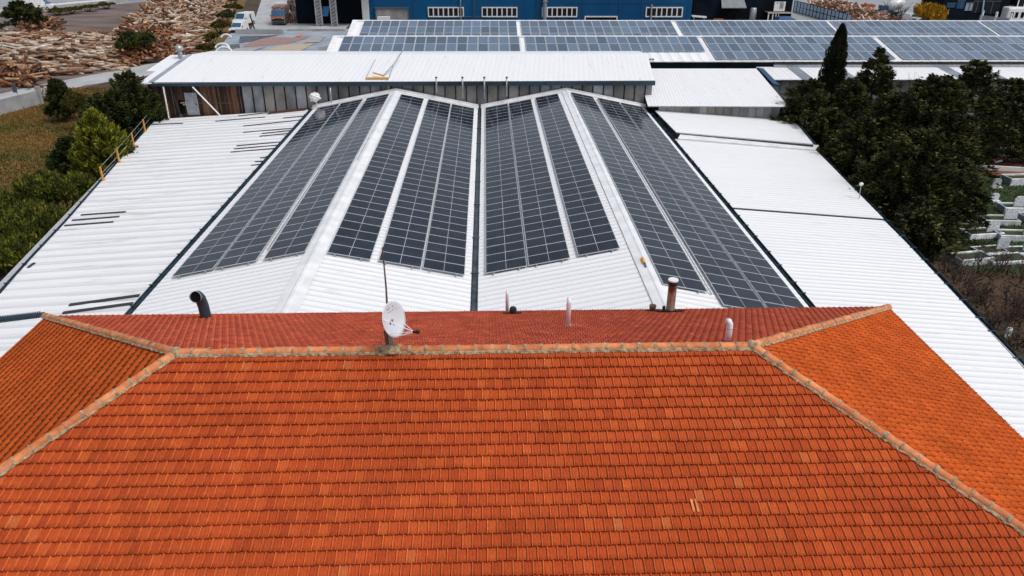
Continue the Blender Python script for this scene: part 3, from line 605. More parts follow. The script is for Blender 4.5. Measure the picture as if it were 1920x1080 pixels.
for i in range(4):
    for j in range(3):
        if (i, j) in ((0, 0), (1, 0), (0, 1), (2, 0)): continue
        mb.box((P[0][0]+.25+i*.16, YB-.05, P[0][2]-.55+j*.17), (.11, .03, .12))
mb.build('pane', M['tansheet'], wn_)
mb = MB()
for xx in (452, 430, 412, 395, 380, 365, 325, 310): a = atY(xx, 190, YB); mb.box((a[0], YB-.02, (zt+1.9)/2), (.06, .06, zt-2.0))
mb.box(((xl+xw)/2+1, YB-.015, 3.75), (xw-xl-3, .05, .05)); mb.build('timber_frame', M['mast'], barn)
for (xa, ya, xb, yb) in ((306, 163, 317, 223), (361, 163, 413, 217)):
    A = atY(xa, ya, YB-.55); B = onL(xb, yb); mb = MB(); mb.tube([A, B], .065, 8); mb.build('brace_pole', M['pvc'], barn)
mb = MB(); B = onL(340, 219, .0); mb.box(B+(0, 0, .1), (.3, .3, .2)); mb.tube([B+(0, 0, .2), B+(-.4, 0, 2.3)], .035, 6); tag(mb.build('downpipe', M['gutter_metal'], barn), None)
for xx, yy in ((818, 0), (867, 1), (908, 2), (950, 3), (619, 4)):
    A = atY(xx, 146 if yy < 4 else 163, YB-.62); dn = (174, 183, 185, 180, 192)[yy]; B = atY(xx+2, dn, YB-.62)
    t = thing('vent_pipe', (A[0], YB-.62, B[2]), ('first', 'second', 'third', 'fourth', '')[yy]+' upright grey pipe from the left in the row along the barn eave' if yy < 4 else 'white pole fixed to the barn wall left of the yellow frame', 'pipe', 'pipes on the barn eave' if yy < 4 else None)
    mb = MB(); mb.tube([(A[0], YB-.68, B[2]), (A[0], YB-.68, A[2])], .07, 8); mb.build('tube', M['steel'], t, smooth=True)
    mb = MB(); mb.tube([(A[0], YB-.68, A[2]-.0), (A[0], YB-.68, A[2]+.10)], .10, 8); mb.build('collar', M['gutter_metal'], t)
# yellow frame on the barn edge
c = onB(728, 149); t = thing('hoist_frame', tuple(c), 'yellow tool frame lying on the barn roof edge with a thin tilted pole', 'hoist')
a, b = onB(686, 149, .12), onB(728, 149, .12); mb = MB(); mb.box((a+b)/2, (b[0]-a[0], .25, .10)); mb.tube([onB(700, 143, .3), onB(718, 146, .2)], .07, 6); mb.build('beam', M['yellow'], t)
mb = MB(); mb.tube([onB(718, 146, .15), onB(740, 130, .5), onB(757, 112, .9)], .05, 6); mb.tube([onB(730, 148, .15), onB(738, 130, .4)], .035, 5); mb.build('arm', M['steel'], t)
mb = MB(); mb.tube([(b[0], b[1]-.25, b[2]-2.2), (b[0], b[1]-.25, b[2]-1.0)], .07, 8, m=1); mb.tube([(b[0], b[1]-.25, b[2]-1.0), (b[0], b[1]-.25, b[2]+.1)], .07, 8); mb.build('leg', [M['yellow'], M['paint']], t)
mb = MB(); mb.tube([onB(687, 147, .1), onB(704, 113, .1)], .025, 5); mb.build('wire', M['steel'], t)
# turbine vent
c = onB(339, 109); t = thing('roof_ventilator', tuple(c), 'small round metal ventilator on the left end of the barn roof', 'ventilator')
mb = MB(); mb.tube([c, c+(0, 0, .6)], .22, 12); mb.build('shaft', M['steel'], t, smooth=False)
mb = MB(); mb.tube([c+(0, 0, .6), c+(0, 0, .72), c+(0, 0, .9), c+(0, 0, 1.1), c+(0, 0, 1.18)], [.2, .34, .40, .30, .1], 12); mb.build('turbine_head', M['steel'], t, smooth=True)
# crumpled plastic blob
c = atY(590, 182, 66.4); V = []; n1, n2 = 10, 14
for i in range(n1+1):
    for k in range(n2):
        a = math.pi*i/n1; bb = 2*math.pi*k/n2; rr = .42*(1+random.gauss(0, .14)); V.append((c[0]+math.sin(a)*math.cos(bb)*rr*1.1, c[1]+math.sin(a)*math.sin(bb)*rr*.7, c[2]+math.cos(a)*rr*.9))
mb = MB(); mb.add(V, [(i*n2+k, i*n2+(k+1) % n2, (i+1)*n2+(k+1) % n2, (i+1)*n2+k) for i in range(n1) for k in range(n2)]); mb.tube([c, (c[0]+.25, c[1], 3.3)], .04, 6)
tag(mb.build('plastic_bag', M['paint'], org=tuple(c)), 'crumpled white plastic caught on a thin pole before the grey panelled wall', 'plastic bag')

# ------------------------------------------------------------------ low white barn right of it
w1 = thing('side_barn', (20, 70, 0), 'smaller barn with sloping white roof between the long barn and the trees', 'barn')
def onW(px, py, dz=0): p = hit_plane(px, py, 4.07, 64, .09); p[2] += dz; return p
a0, a1, a2, a3 = onW(1215, 199), onW(1479, 200), onW(1418, 128.5), onW(1195, 128.5)
ribbed('roof_sheet', lambda s: lerp(a0, a1, s), lambda s: lerp(a3, a2, s), 0, 1, 1/44, M['whiteY'], w1, h=.008, w=.002, foot=.0015, thick=.06)
mb = MB(); wx = a0[0]+1
rr_ = a1[0]-.25
while wx < rr_-.2: mb.box((wx+.35, 64.35, 1.95), (.66, .05, 3.9)); wx += .7
mb.build('panel_wall', M['wallgrey'], w1)
mb = MB(); mb.prism([(a0[0]+.2, 64.45), (rr_, 64.45), (a2[0]-.3, 75.5), (a3[0]+.2, 75.5)], 0, [3.9, 3.9, 4.9, 4.9]); mb.build('inner_wall', M['dark'], w1)
b0, b1 = onW(1420, 127, .04), onW(1450, 158, .04); mb = MB(); mb.slab([b0, b1, b1+(.6, 0, -.1), b0+(.6, 0, -.1)], .15); mb.build('verge_flashing', M['blue_seam'], w1)

# ------------------------------------------------------------------ twin solar sheds
shed = thing('solar_shed', (40, 90, 0), 'long twin-gabled industrial shed carrying rows of pale blue solar panels across the back', 'shed')
SS = .2126; YEb, ZEb, YRb, ZRb = 77.1, 5.47, 83.9, 6.92
YEa, YRa = 90.3, 97.1
XE = 95.
xb0 = float(atY(628, 71, YRb)[0]); xa0 = float(atY(664, 42, YRa)[0])
for ya, yr, x0 in ((YEb, YRb, xb0), (YEa, YRa, xa0)):
    ribbed('roof_sheet', lambda s, ya=ya: (s, ya, ZEb), lambda s, yr=yr: (s, yr, ZRb), x0, XE, 1., M['whiteY'], shed, h=.03, w=.06, foot=.04)
    ribbed('roof_sheet', lambda s, ya=yr: (s, yr, ZRb), lambda s, yr=yr: (s, yr+6.4, ZEb), x0, XE, 1., M['whiteY'], shed, h=.03, w=.06, foot=.04)
    mb = MB(); mb.slab([(x0-.05, yr-.30, ZRb+.02), (XE, yr-.30, ZRb+.02), (XE, yr+.05, ZRb+.10), (x0-.05, yr+.05, ZRb+.10)], .04); mb.slab([(x0-.05, yr+.06, ZRb+.10), (XE, yr+.06, ZRb+.10), (XE, yr+.5, ZRb-.02), (x0-.05, yr+.5, ZRb-.02)], .04); mb.build('ridge_cap', M['flash'], shed)
    mb = MB(); mb.slab([(x0-.15, ya, ZEb+.12), (x0+.35, ya, ZEb+.12), (x0+.35, yr, ZRb+.12), (x0-.15, yr, ZRb+.12)], .2); mb.build('verge_flashing', M['flash'], shed)
mb = MB(); mb.box(((xb0+XE)/2+.2, 87.3, ZEb/2-.2), (XE-xb0-1, 19.5, ZEb-.4)); mb.build('wall', M['navy'], shed)
xc = float(atY(1215, 118, YEb)[0]); xd = float(atY(1450, 118, YEb)[0])
mb = MB(); mb.box(((xc+xd)/2, YEb+.1, ZEb-.36), (xd-xc, .2, .55)); mb.build('fascia', M['navy'], shed)
gutter('eave_gutter', (xd, YEb-.12, ZEb-.02), (XE, YEb-.12, ZEb-.02), .25, .2, M['slit'], shed, 14)
gutter('box_gutter', (xd, YEb-.2, ZEb-.24), (XE, YEb-.2, ZEb-.24), .3, .25, M['steel'], shed, 10)
sl_h = math.sqrt(1+SS*SS); far = 'solar arrays across the long shed'
pos = ('leftmost', 'second from the left', 'third from the left', 'fourth from the left', 'rightmost')
def farband(YE, YR_, pxs, py_, nrow, labs):
    for i, (pa, pb) in enumerate(pxs):
        xa = float(atY(pa, py_, YR_)[0]); xb = float(atY(pb, py_, YR_)[0]); n = max(1, round((xb-xa)/1.05)); nr = nrow[i]
        top = 6.8*sl_h; y_low = YR_-.28-nr*2.12/sl_h; z_low = ZRb-.28*SS-nr*2.12/sl_h*SS
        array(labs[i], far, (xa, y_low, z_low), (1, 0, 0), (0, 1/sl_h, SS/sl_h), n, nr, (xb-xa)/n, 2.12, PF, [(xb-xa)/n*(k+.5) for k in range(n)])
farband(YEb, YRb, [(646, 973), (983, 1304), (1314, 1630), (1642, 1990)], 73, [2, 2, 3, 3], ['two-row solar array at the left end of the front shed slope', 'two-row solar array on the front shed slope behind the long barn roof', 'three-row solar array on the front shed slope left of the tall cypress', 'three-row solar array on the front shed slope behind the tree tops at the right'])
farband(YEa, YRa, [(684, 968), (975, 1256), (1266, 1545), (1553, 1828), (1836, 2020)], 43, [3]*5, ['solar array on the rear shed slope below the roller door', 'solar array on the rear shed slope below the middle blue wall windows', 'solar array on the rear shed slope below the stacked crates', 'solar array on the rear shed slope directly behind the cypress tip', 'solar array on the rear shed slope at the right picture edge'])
for i, xx in enumerate((797, 1005, 1217, 1427)):          # louvred drains at the roof foot
    a = atY(xx, 101 if i < 3 else 116, YEb+(2.2 if i < 2 else .4)); mb = MB()
    for k in range(4): mb.box((a[0]+k*.28-.4, a[1], ZEb+(a[1]-YEb)*SS+.1), (.2, .12, .1))
    mb.build('louvre', M['slit'], shed)

# leaning roof strip in front of the shed
ln = thing('lean_to_roof', (60, 74.5, 0), 'long white lean-to roof with grey strips below the solar shed gutter', 'shed')
xs0 = float(atY(1445, 148, 72.5)[0]); 
ribbed('roof_sheet', lambda s: (s, 72.5, 4.58), lambda s: (s, 77.0, 4.98), xs0, XE, .5, M['whiteY'], ln, h=.012, w=.04, foot=.02)
for x0 in (1505, 1588, 1800, 1868):
    X = float(atY(x0, 148, 72.5)[0]); mb = MB()
    for k in range(5): mb.slab([(X+k*.24, 72.48, 4.63), (X+k*.24+.15, 72.48, 4.63), (X+k*.24+.15, 77, 5.04), (X+k*.24, 77, 5.04)], .02)
    mb.build('translucent_strip', M['bluesheet'], ln)
mb = MB(); xx = xs0+.3
while xx < XE-1: mb.box((xx+.45, 73.0, 2.2), (.84, .06, 4.4)); xx += .9
mb.build('panel_wall', M['wallgrey'], ln)
mb = MB(); mb.box(((xs0+XE)/2, 75.2, 2.1), (XE-xs0-.6, 4.0, 4.2)); mb.build('inner_wall', M['navy'], ln)
for z in (1.6, 3.2): mb = MB(); mb.box(((xs0+XE)/2, 72.94, z), (XE-xs0-.8, .05, .08)); mb.build('wall_rail', M['steel'], ln)
#PART2
# ------------------------------------------------------------------ things on the tiled roof
# satellite dish
b = back(740, 650); b = np.array([b[0], YR+.02, ZR+.12]); kx = .97
t = thing('satellite_dish', tuple(b), 'pale grey satellite dish standing on the ridge of the tiled roof', 'satellite dish')
dc = Vector((-2.38, YR-.10, 9.38)); dn = Vector((.86, -.50, .30)).normalized(); du = (Vector((0, 0, 1))-dn*dn.z).normalized(); dr_ = dn.cross(du)
V = []; nR, nA = 7, 36; RX, RY = .43, .475
for sgn in (0, 1):
    for i in range(nR+1):
        for k in range(nA):
            a = 2*math.pi*k/nA; r = i/nR; V.append(dc+dr_*(math.cos(a)*r*RX)+du*(math.sin(a)*r*RY)+dn*(.085*(r*r-1)-(.012 if sgn else 0)))
n1 = (nR+1)*nA; Fs = []
for i in range(nR):
    for k in range(nA):
        Fs.append((i*nA+k, i*nA+(k+1) % nA, (i+1)*nA+(k+1) % nA, (i+1)*nA+k)); Fs.append((n1+i*nA+k, n1+(i+1)*nA+k, n1+(i+1)*nA+(k+1) % nA, n1+i*nA+(k+1) % nA))
for k in range(nA): Fs.append((nR*nA+k, nR*nA+(k+1) % nA, n1+nR*nA+(k+1) % nA, n1+nR*nA+k))
mb = MB(); mb.add(V, Fs); rf = mb.build('reflector', M['dish'], t, smooth=True)
mb = MB()
for (u_, v_, w_, h_, rot) in ((-.13, .30, .05, .012, .9), (-.10, .22, .06, .012, 0), (.02, .31, .06, .014, -.8), (.08, .30, .05, .014, .8), (-.02, .20, .04, .012, 0), (.06, .22, .03, .012, .4), (-.22, .20, .03, .012, 1.2), (-.05, -.03, .022, .022, 0), (.10, -.05, .05, .09, .2), (0, -.13, .025, .05, .3)):
    rr = (u_/RX)**2+(v_/RY)**2; c = dc+dr_*u_+du*v_+dn*(.085*(rr-1)+.006); ca, sa = math.cos(rot), math.sin(rot); e1 = dr_*ca+du*sa; e2 = du*ca-dr_*sa
    mb.slab([c-e1*w_/2-e2*h_/2, c+e1*w_/2-e2*h_/2, c+e1*w_/2+e2*h_/2, c-e1*w_/2+e2*h_/2], .004)
mb.build('marking', M['slit'], rf)
lnb = dc+dn*.50-du*.36
mb = MB(); mb.tube([dc-du*.46-dn*.01, lnb+Vector((0, 0, -.02))], .018, 6); mb.tube([dc-dr_*-.30*1-du*.25, lnb], .010, 5); mb.tube([dc+dr_*.36+du*.16, lnb], .010, 5); mb.tube([dc-dr_*.30-du*.25, lnb], .010, 5); mb.build('feed_arm', M['pvc'], t)
mb = MB(); mb.tube([lnb-dn*.02, lnb+dn*.07+dr_*0], .034, 10); mb.tube([lnb+dn*.07, lnb+dn*.15-du*.02], .05, 10); mb.build('receiver', M['soot'], t)
mb = MB(); mb.box((b[0]+.02, YR, ZR+.33), (.11, .09, .5)); mb.tube([dc-dn*.06, dc-dn*.14-du*.1, (b[0]+.02, YR, ZR+.5)], .03, 8); mb.build('bracket', M['steel'], t)
mb = MB(); mb.tube([(b[0]-.06, YR, ZR), (b[0]-.06, YR, ZR+.75)], .035, 8); mb.tube([(b[0]-.10, YR, ZR+.05), (b[0]-.13, YR, ZR+.6)], .02, 6); mb.build('stand', M['mast'], t)
V = []
for i in range(5):
    for k in range(12):
        a = i/4*math.pi/2; bb = k/12*2*math.pi; rr = .21*(1+random.gauss(0, .16)); V.append((b[0]+math.cos(a)*math.cos(bb)*rr*1.4, YR-.03+math.cos(a)*math.sin(bb)*rr, ZR+.06+math.sin(a)*.17))
mb = MB(); mb.add(V, [(i*12+k, i*12+(k+1) % 12, (i+1)*12+(k+1) % 12, (i+1)*12+k) for i in range(4) for k in range(12)]); mb.build('mortar_footing', M['mortar'], t)
# tall thin mast
A = atY(732, 652, YR+.06); B = atY(717, 464, YR+.06)
mb = MB(); mb.tube([A, lerp(A, B, .4), lerp(A, B, .62)+(.012, 0, 0), B], [.030, .028, .022, .016], 8)
tag(mb.build('antenna_mast', M['mast'], org=tuple(A)), 'tall thin rusty pole rising behind the satellite dish', 'mast')
# pipes on the back slope
def cyl_on(px, py): p = back(px, py); return p
p = cyl_on(388, 597); t = thing('flue_pipe', tuple(p), 'fat dark grey elbow pipe with open mouth behind the left part of the tiled roof', 'flue pipe')
mb = MB(); top = 1.0; r = .19
mb.tube([p-(0, 0, .5), p+(-.04, 0, .50), p+(-.08, -.03, .82), p+(-.11, -.15, .98), p+(-.13, -.30, 1.02)], [r, r, r, r*1.02, r*1.02], 18, caps=False); o = mb.build('duct', M['pipe_dark'], t, smooth=True)
mb = MB(); mb.tube([p+(-.127, -.27, 1.015), p+(-.132, -.32, 1.025)], [r*1.12, r*1.12], 18, caps=False); mb.build('rim', M['steel'], t, smooth=True)
mb = MB(); mb.tube([p+(-.11, -.14, .97), p+(-.122, -.27, 1.01)], [r*.9, r*.97], 18); mb.build('mouth', M['dark'], t)
for (px, py, h, r, lab) in ((951, 588, .95, .062, 'thin white plastic pipe at the roof edge beside the short black pot'), (1065, 612, 1.02, .078, 'white plastic vent pipe with grey base, between the dish and the rusty chimney')):
    p = cyl_on(px, py); t = thing('plastic_pipe', tuple(p), lab, 'vent pipe'); mb = MB(); mb.tube([p-(0, 0, .1), p+(0, 0, h*.8), p+(-.004, 0, h)], [r, r, r*.85], 14); mb.build('tube', M['pvc'], t, smooth=True)
    if px > 1000:
        mb = MB(); mb.tube([p-(0, 0, .05), p+(0, 0, .05), p+(0, 0, .07)], [.15, .11, .06], 12); mb.build('base_collar', M['conc'], t)
        mb = MB(); mb.tube([p+(0, 0, .07), p+(0, 0, .10)], .062, 12); mb.build('seal', M['soot'], t)
p = cyl_on(962, 590); t = thing('vent_pot', tuple(p), 'short black round pot with soot beside the thin white pipe', 'vent')
mb = MB(); mb.tube([p-(0, 0, .1), p+(0, 0, .26), p+(0, 0, .30)], [.13, .13, .10], 14); mb.build('pot', M['soot'], t, smooth=True)
mb = MB(); mb.box(p+(-.02, 0, .08), (.70, .20, .03), tilt=TB); mb.build('bitumen_patch', M['soot'], t)
p = cyl_on(1256, 586); t = thing('rusty_chimney', tuple(p), 'rust streaked steel chimney with white rimmed top at the back edge of the tiled roof', 'chimney')
mb = MB(); mb.tube([p-(0, 0, .3), p+(0, 0, 1.24)], .155, 22); mb.build('shaft', M['rust'], t, smooth=False)
mb = MB(); mb.tube([p+(0, 0, 1.14), p+(0, 0, 1.30)], .165, 20); mb.build('band', M['soot'], t)
mb = MB(); mb.tube([p+(0, 0, 1.30), p+(0, 0, 1.33), p+(0, 0, 1.36)], [.18, .19, .185], 20); mb.build('cap', M['pvc'], t)
mb = MB(); V = []
for k in range(22):
    a = k/22*2*math.pi; rr = 1+.35*math.sin(k*2.3)*math.cos(k*1.7); x, y = math.cos(a)*.48*rr, math.sin(a)*.26*rr; V.append((p[0]+x, p[1]+y, p[2]-TA*y+.10))
mb.slab(V, .03); mb.tube([p-(.24, 0, .1), p+(-.24, 0, .26)], .06, 8); mb.build('bitumen_skirt', M['soot'], t)
p = cyl_on(1223, 585); t = thing('vent_stub', tuple(p), 'short brown vent stub left of the rusty chimney', 'vent')
mb = MB(); mb.tube([p-(0, 0, .1), p+(0, 0, .24)], .12, 14); mb.tube([p+(0, 0, .24), p+(0, 0, .28)], .135, 14); mb.build('pot', M['mast'], t)
V = []
for k in range(18):
    a = k/18*2*math.pi; rr = 1+.3*math.sin(k*1.9); x, y = math.cos(a)*.24*rr, math.sin(a)*.13*rr; V.append((p[0]+x, p[1]+y, p[2]-TA*y+.10))
mb = MB(); mb.slab(V, .03); mb.build('bitumen_patch', M['soot'], t)
p = cyl_on(1364, 642); t = thing('bent_vent_pipe', tuple(p), 'white pipe with bent top on the back slope near the right end of the ridge', 'vent pipe')
mb = MB(); mb.tube([p-(0, 0, .05), p+(0, 0, .46), p+(-.012, 0, .58), p+(-.05, 0, .65), p+(-.11, -.01, .66)], [.088]*5, 16); mb.build('tube', M['pvc'], t, smooth=True)
mb = MB(); mb.tube([p-(0, 0, .05), p+(0, 0, .06)], .095, 14); mb.build('seal', M['soot'], t)
mb = MB(); mb.tube([p+(0, 0, .44), p+(0, 0, .455)], .092, 14, m=0); mb.build('joint_ring', M['steel'], t)

# yellow brush / tool by the right ridge
p = np.array([7.0, 29.9, FR+.08]); A = atp(1204, 484, FR+.08, 0, 0); B = atp(1211, 500, FR+.08, 0, 0)
mb = MB(); mb.tube([A, lerp(A, B, .6)], .07, 8); mb.tube([lerp(A, B, .6), B], .03, 6, m=1); tag(mb.build('yellow_tool', [M['yellow'], M['pipe_dark']], org=tuple(A)), 'small yellow hand tool left on the right ridge cap', 'tool')
# pole lamp at the right shed edge
B = RE(44.4); B = np.array(B); A = atY(1615, 345, 44.4); t = thing('edge_lamp', tuple(B), 'thin post with small white globe on the outer edge of the right shed roof', 'lamp')
B[0] = A[0]+.08; mb = MB(); mb.tube([B-(0, 0, .3), A], .03, 6); mb.build('post', M['steel'], t)
mb = MB(); mb.tube([A+(0, 0, -.12), A+(0, 0, -.06), A+(0, 0, .04), A+(0, 0, .1)], [.05, .13, .13, .05], 10); mb.build('globe', M['paint'], t, smooth=True)

# ------------------------------------------------------------------ vegetation
def leafmesh(name, C_, D, L, Wd, m, parent):
    """rhombic leaves: centres C_, unit directions D, lengths L, widths Wd"""
    n = len(C_); rnd = rng.normal(size=(n, 3)); S_ = np.cross(D, rnd); S_ /= np.linalg.norm(S_, axis=1)[:, None]+1e-9
    V = np.stack([C_-D*L[:, None]*.5, C_+S_*Wd[:, None]*.5-D*L[:, None]*.08, C_+D*L[:, None]*.5, C_-S_*Wd[:, None]*.5-D*L[:, None]*.08], 1)
    return mesh_np(name, V.reshape(-1, 3), np.arange(4*n).reshape(n, 4), m, parent)
def unit(v): return v/(np.linalg.norm(v, axis=-1, keepdims=True)+1e-9)
def trunk(x, y, h, r, t, m='bark', n=5, lean=(0, 0)):
    mb = MB(); pts = [(x+lean[0]*k/n+random.gauss(0, r*.3), y+lean[1]*k/n+random.gauss(0, r*.3), h*k/n) for k in range(n+1)]
    mb.tube(pts, [r*(1-.85*k/n) for k in range(n+1)], 8); return mb.build('trunk', M[m], t, smooth=True)
def conifer(x, y, h, r, label, m='spruce', nb=150, ns=90, z0=.4, up=.15, leaf=(.30, .085), pw=.8, ragged=.25, dz=.25, group=None, cat='conifer', name='conifer'):
    t = thing(name, (x, y, 0), label, cat, group); trunk(x, y, h*.96, max(.10, h*.022), t)
    tz = np.sort(rng.uniform(0, 1, nb)**.9); zz = z0+(h-z0)*tz
    az = rng.uniform(0, 2*np.pi, nb); Lr = r*np.clip(1-tz, .02, 1)**pw*(1+rng.normal(0, ragged, nb)).clip(.35, 1.6)+.12
    Cs, Ds = [], []
    for i in range(nb):
        k = int(ns*(.35+.65*Lr[i]/r)); s = rng.uniform(.12, 1, k)**.55; side = rng.normal(0, .17, k)*Lr[i]*(1.15-s)
        dx, dy = math.cos(az[i]), math.sin(az[i]); rad = s*Lr[i]
        drop = up*rad-.28*rad*rad/max(r, 1)*(1-tz[i])
        P = np.stack([x+dx*rad-dy*side, y+dy*rad+dx*side, zz[i]+drop+rng.normal(0, .07+.03*Lr[i], k)-abs(side)*.2], 1)
        d = unit(np.stack([dx*np.ones(k)-dy*np.sign(side)*.6, dy*np.ones(k)+dx*np.sign(side)*.6, dz+0*s], 1)+rng.normal(0, .38, (k, 3)))
        Cs.append(P); Ds.append(d)
    C_ = np.concatenate(Cs); D = np.concatenate(Ds); n = len(C_); C_[:, 2] = np.maximum(C_[:, 2], .1)
    leafmesh('crown', C_, D, rng.uniform(.7, 1.35, n)*leaf[0], rng.uniform(.7, 1.4, n)*leaf[1], M[m], t)
    mb = MB()
    for i in range(0, nb, 3): mb.tube([(x, y, zz[i]), (x+math.cos(az[i])*Lr[i]*.85, y+math.sin(az[i])*Lr[i]*.85, zz[i]+up*Lr[i]*.8-.2*Lr[i]*Lr[i]/max(r, 1)*(1-tz[i]))], [.035, .01], 4)
    mb.build('limb', M['bark'], t); return t
def cypress(x, y, h, r, label, lean=0):
    t = thing('cypress', (x, y, 0), label, 'cypress'); trunk(x, y, h*.9, .12, t)
    n = 16000; z = rng.uniform(.03, 1, n); a = rng.uniform(0, 2*np.pi, n); prof = r*np.minimum(1, (1-z)**.55*1.25)*np.minimum(1, .6+z*2)
    lump = 1+.16*np.sin(a*3+z*9)+.12*np.sin(a*5-z*23)+.07*np.sin(z*70+a*2); rad = prof*lump*rng.uniform(.55, 1.06, n)
    C_ = np.stack([x+np.cos(a)*rad, y+np.sin(a)*rad, z*h], 1); D = unit(np.stack([np.cos(a)*.3, np.sin(a)*.3, np.ones(n)], 1)+rng.normal(0, .22, (n, 3)))
    leafmesh('crown', C_, D, rng.uniform(.2, .45, n), rng.uniform(.05, .12, n), M['cyp'], t); return t
def bush(x, y, h, r, label, m='pine', lobes=9, n=9000, name='bush', cat='bush', ry=None, upw=.9, leaf=(.22, .06), group=None, candles=True):
    t = thing(name, (x, y, 0), label, cat, group); ry = ry or r
    mb = MB()
    for k in range(5):
        a = k*1.3; mb.tube([(x+.1*math.cos(a), y+.1*math.sin(a), 0), (x+math.cos(a)*r*.3, y+math.sin(a)*ry*.3, h*.4), (x+math.cos(a)*r*.5, y+math.sin(a)*ry*.5, h*.7)], [.09, .05, .02], 5)
    mb.build('stem', M['bark'], t)
    la = rng.uniform(0, 2*np.pi, lobes); lr = rng.uniform(.0, .72, lobes); lc = np.stack([x+np.cos(la)*lr*r, y+np.sin(la)*lr*ry, h*(.20+.50*np.sqrt(1-lr**2)+rng.uniform(-.07, .06, lobes))], 1); ls = rng.uniform(.24, .38, lobes)
    i = rng.integers(0, lobes, n); d = unit(rng.normal(size=(n, 3))); d[:, 2] = np.abs(d[:, 2])*1.0-.25; d = unit(d)
    nc = n//(14 if candles else 1)
    if candles:                                # leaves gathered in upright tufts
        i = i[:nc]; d = d[:nc]
    rad = rng.uniform(.86, 1.04, len(i)); P = lc[i]+d*np.stack([ls[i]*r, ls[i]*ry, ls[i]*h*.72], 1)*rad[:, None]; P[:, 2] = np.maximum(P[:, 2], .08)
    if candles:
        P = np.repeat(P, 14, 0); dd = np.repeat(d, 14, 0); ax = unit(dd*.45+np.array([0, 0, upw])); tt = rng.uniform(-.9, 1, len(P)); P = P+ax*(tt*leaf[0]*1.2)[:, None]+rng.normal(0, leaf[0]*.20, P.shape)*(1.1-tt*.8)[:, None]; D = unit(ax+rng.normal(0, .35, P.shape))
    else: D = unit(d+rng.normal(0, .6, d.shape))
    k = len(P); leafmesh('crown', P, D, rng.uniform(.7, 1.3, k)*leaf[0], rng.uniform(.7, 1.3, k)*leaf[1], M[m], t); return t
def bare(x, y, h, r, label, n=26, group=None, name='bare_shrub', m='twig', r0=.035, cat='shrub'):
    t = thing(name, (x, y, 0), label, cat, group); mb = MB()
    def grow(p, d, L, rad, dep):
        q_ = p+d*L; mid = p+d*L*.5+Vector((random.gauss(0, .08), random.gauss(0, .08), random.gauss(0, .05)))*L
        mb.tube([p, mid, q_], [rad, rad*.75, rad*.5], 3 if dep > 1 else 5, caps=False)
        if dep < 4:
            for _ in range(random.choice((2, 3))):
                nd = (d+Vector((random.gauss(0, .5), random.gauss(0, .5), random.gauss(.1, .35)))).normalized(); grow(lerp(p, q_, random.uniform(.55, 1)), nd, L*random.uniform(.55, .85), rad*.55, dep+1)
    for k in range(n):
        a = random.uniform(0, 6.28); s = random.uniform(0, .5); d = Vector((math.cos(a)*random.uniform(.1, .8), math.sin(a)*random.uniform(.1, .8), 1)).normalized()
        grow(Vector((x+math.cos(a)*s*r, y+math.sin(a)*s*r, 0)), d, h*random.uniform(.28, .42), r0, 1)
    mb.build('branches', M[m], t); return t
def top(px, py, Y): p = atY(px, py, Y); return float(p[0]), Y, float(p[2])

# right-hand grove: tip pixel, distance, radius
x, y, h = top(1580, 46, 69.5); cypress(x, y, h, 1.32, 'tall narrow cypress rising above the solar shed roof')
for (px, py, Y, r, nb, ns, pw, lab) in (
    (1522, 150, 64, 3.4, 190, 130, .6, 'dark spruce in front of the cypress, beside the side barn roof corner'),
    (1652, 93, 66, 3.4, 170, 120, .75, 'spruce with a ragged crooked tip just right of the cypress'),
    (1690, 178, 57, 3.8, 220, 140, .55, 'broad dark spruce below the ragged tip tree'),
    (1765, 146, 54, 4.4, 260, 150, .55, 'tall bushy spruce at the middle of the right-hand grove'),
    (1838, 118, 60, 3.6, 220, 130, .6, 'dark spruce whose tip reaches the shed gutter near the right picture edge'),
    (1906, 150, 62, 3.6, 200, 130, .6, 'dark spruce cut by the right picture edge'),
    (1620, 225, 54, 3.0, 200, 120, .55, 'spruce leaning over the outer edge of the right shed roof'),
    (1735, 250, 46, 3.5, 260, 140, .5, 'nearest dark spruce with olive tips, standing before the graves'),
    (1668, 290, 47.5, 2.7, 170, 120, .55, 'low dark spruce close to the roof edge lamp'),
    (1800, 300, 47, 2.2, 170, 110, .55, 'small spruce at the corner of the cemetery lawn'),
    (1560, 205, 59.5, 2.6, 160, 110, .55, 'low dark spruce wedged behind the upper corner of the right shed roof'),
    (1600, 150, 63, 2.8, 160, 110, .6, 'dark spruce at the foot of the cypress, on its right'),
    (1730, 400, 42.5, 2.0, 140, 110, .55, 'lowest small dark spruce beside the outer roof edge, below the nearest big one')):
    x, y, h = top(px, py, Y); conifer(x, y, h, r, lab, nb=nb, ns=ns, pw=pw, leaf=(.34, .10), z0=.2)
x, y, h = top(1715, 110, 66.5); bare(x, y, h, 1.6, 'bare deciduous tree showing brown twigs against the solar panels', n=5, name='bare_tree', r0=.09, cat='tree')
gs = 'bare brown shrubs between the right shed and the graves'
for k, (px, py) in enumerate(((1800, 520), (1840, 505), (1885, 500), (1920, 515), (1850, 560), (1905, 560), (1870, 610), (1915, 640), (1830, 545), (1890, 590), (1780, 500), (1930, 590))):
    p = at(px, py+10, 0); bare(float(p[0]), float(p[1]), random.uniform(1.3, 2.1), 1.1, 'one of the tangled leafless brown shrubs beside the lower right roof edge', n=13, group=gs, r0=.034)
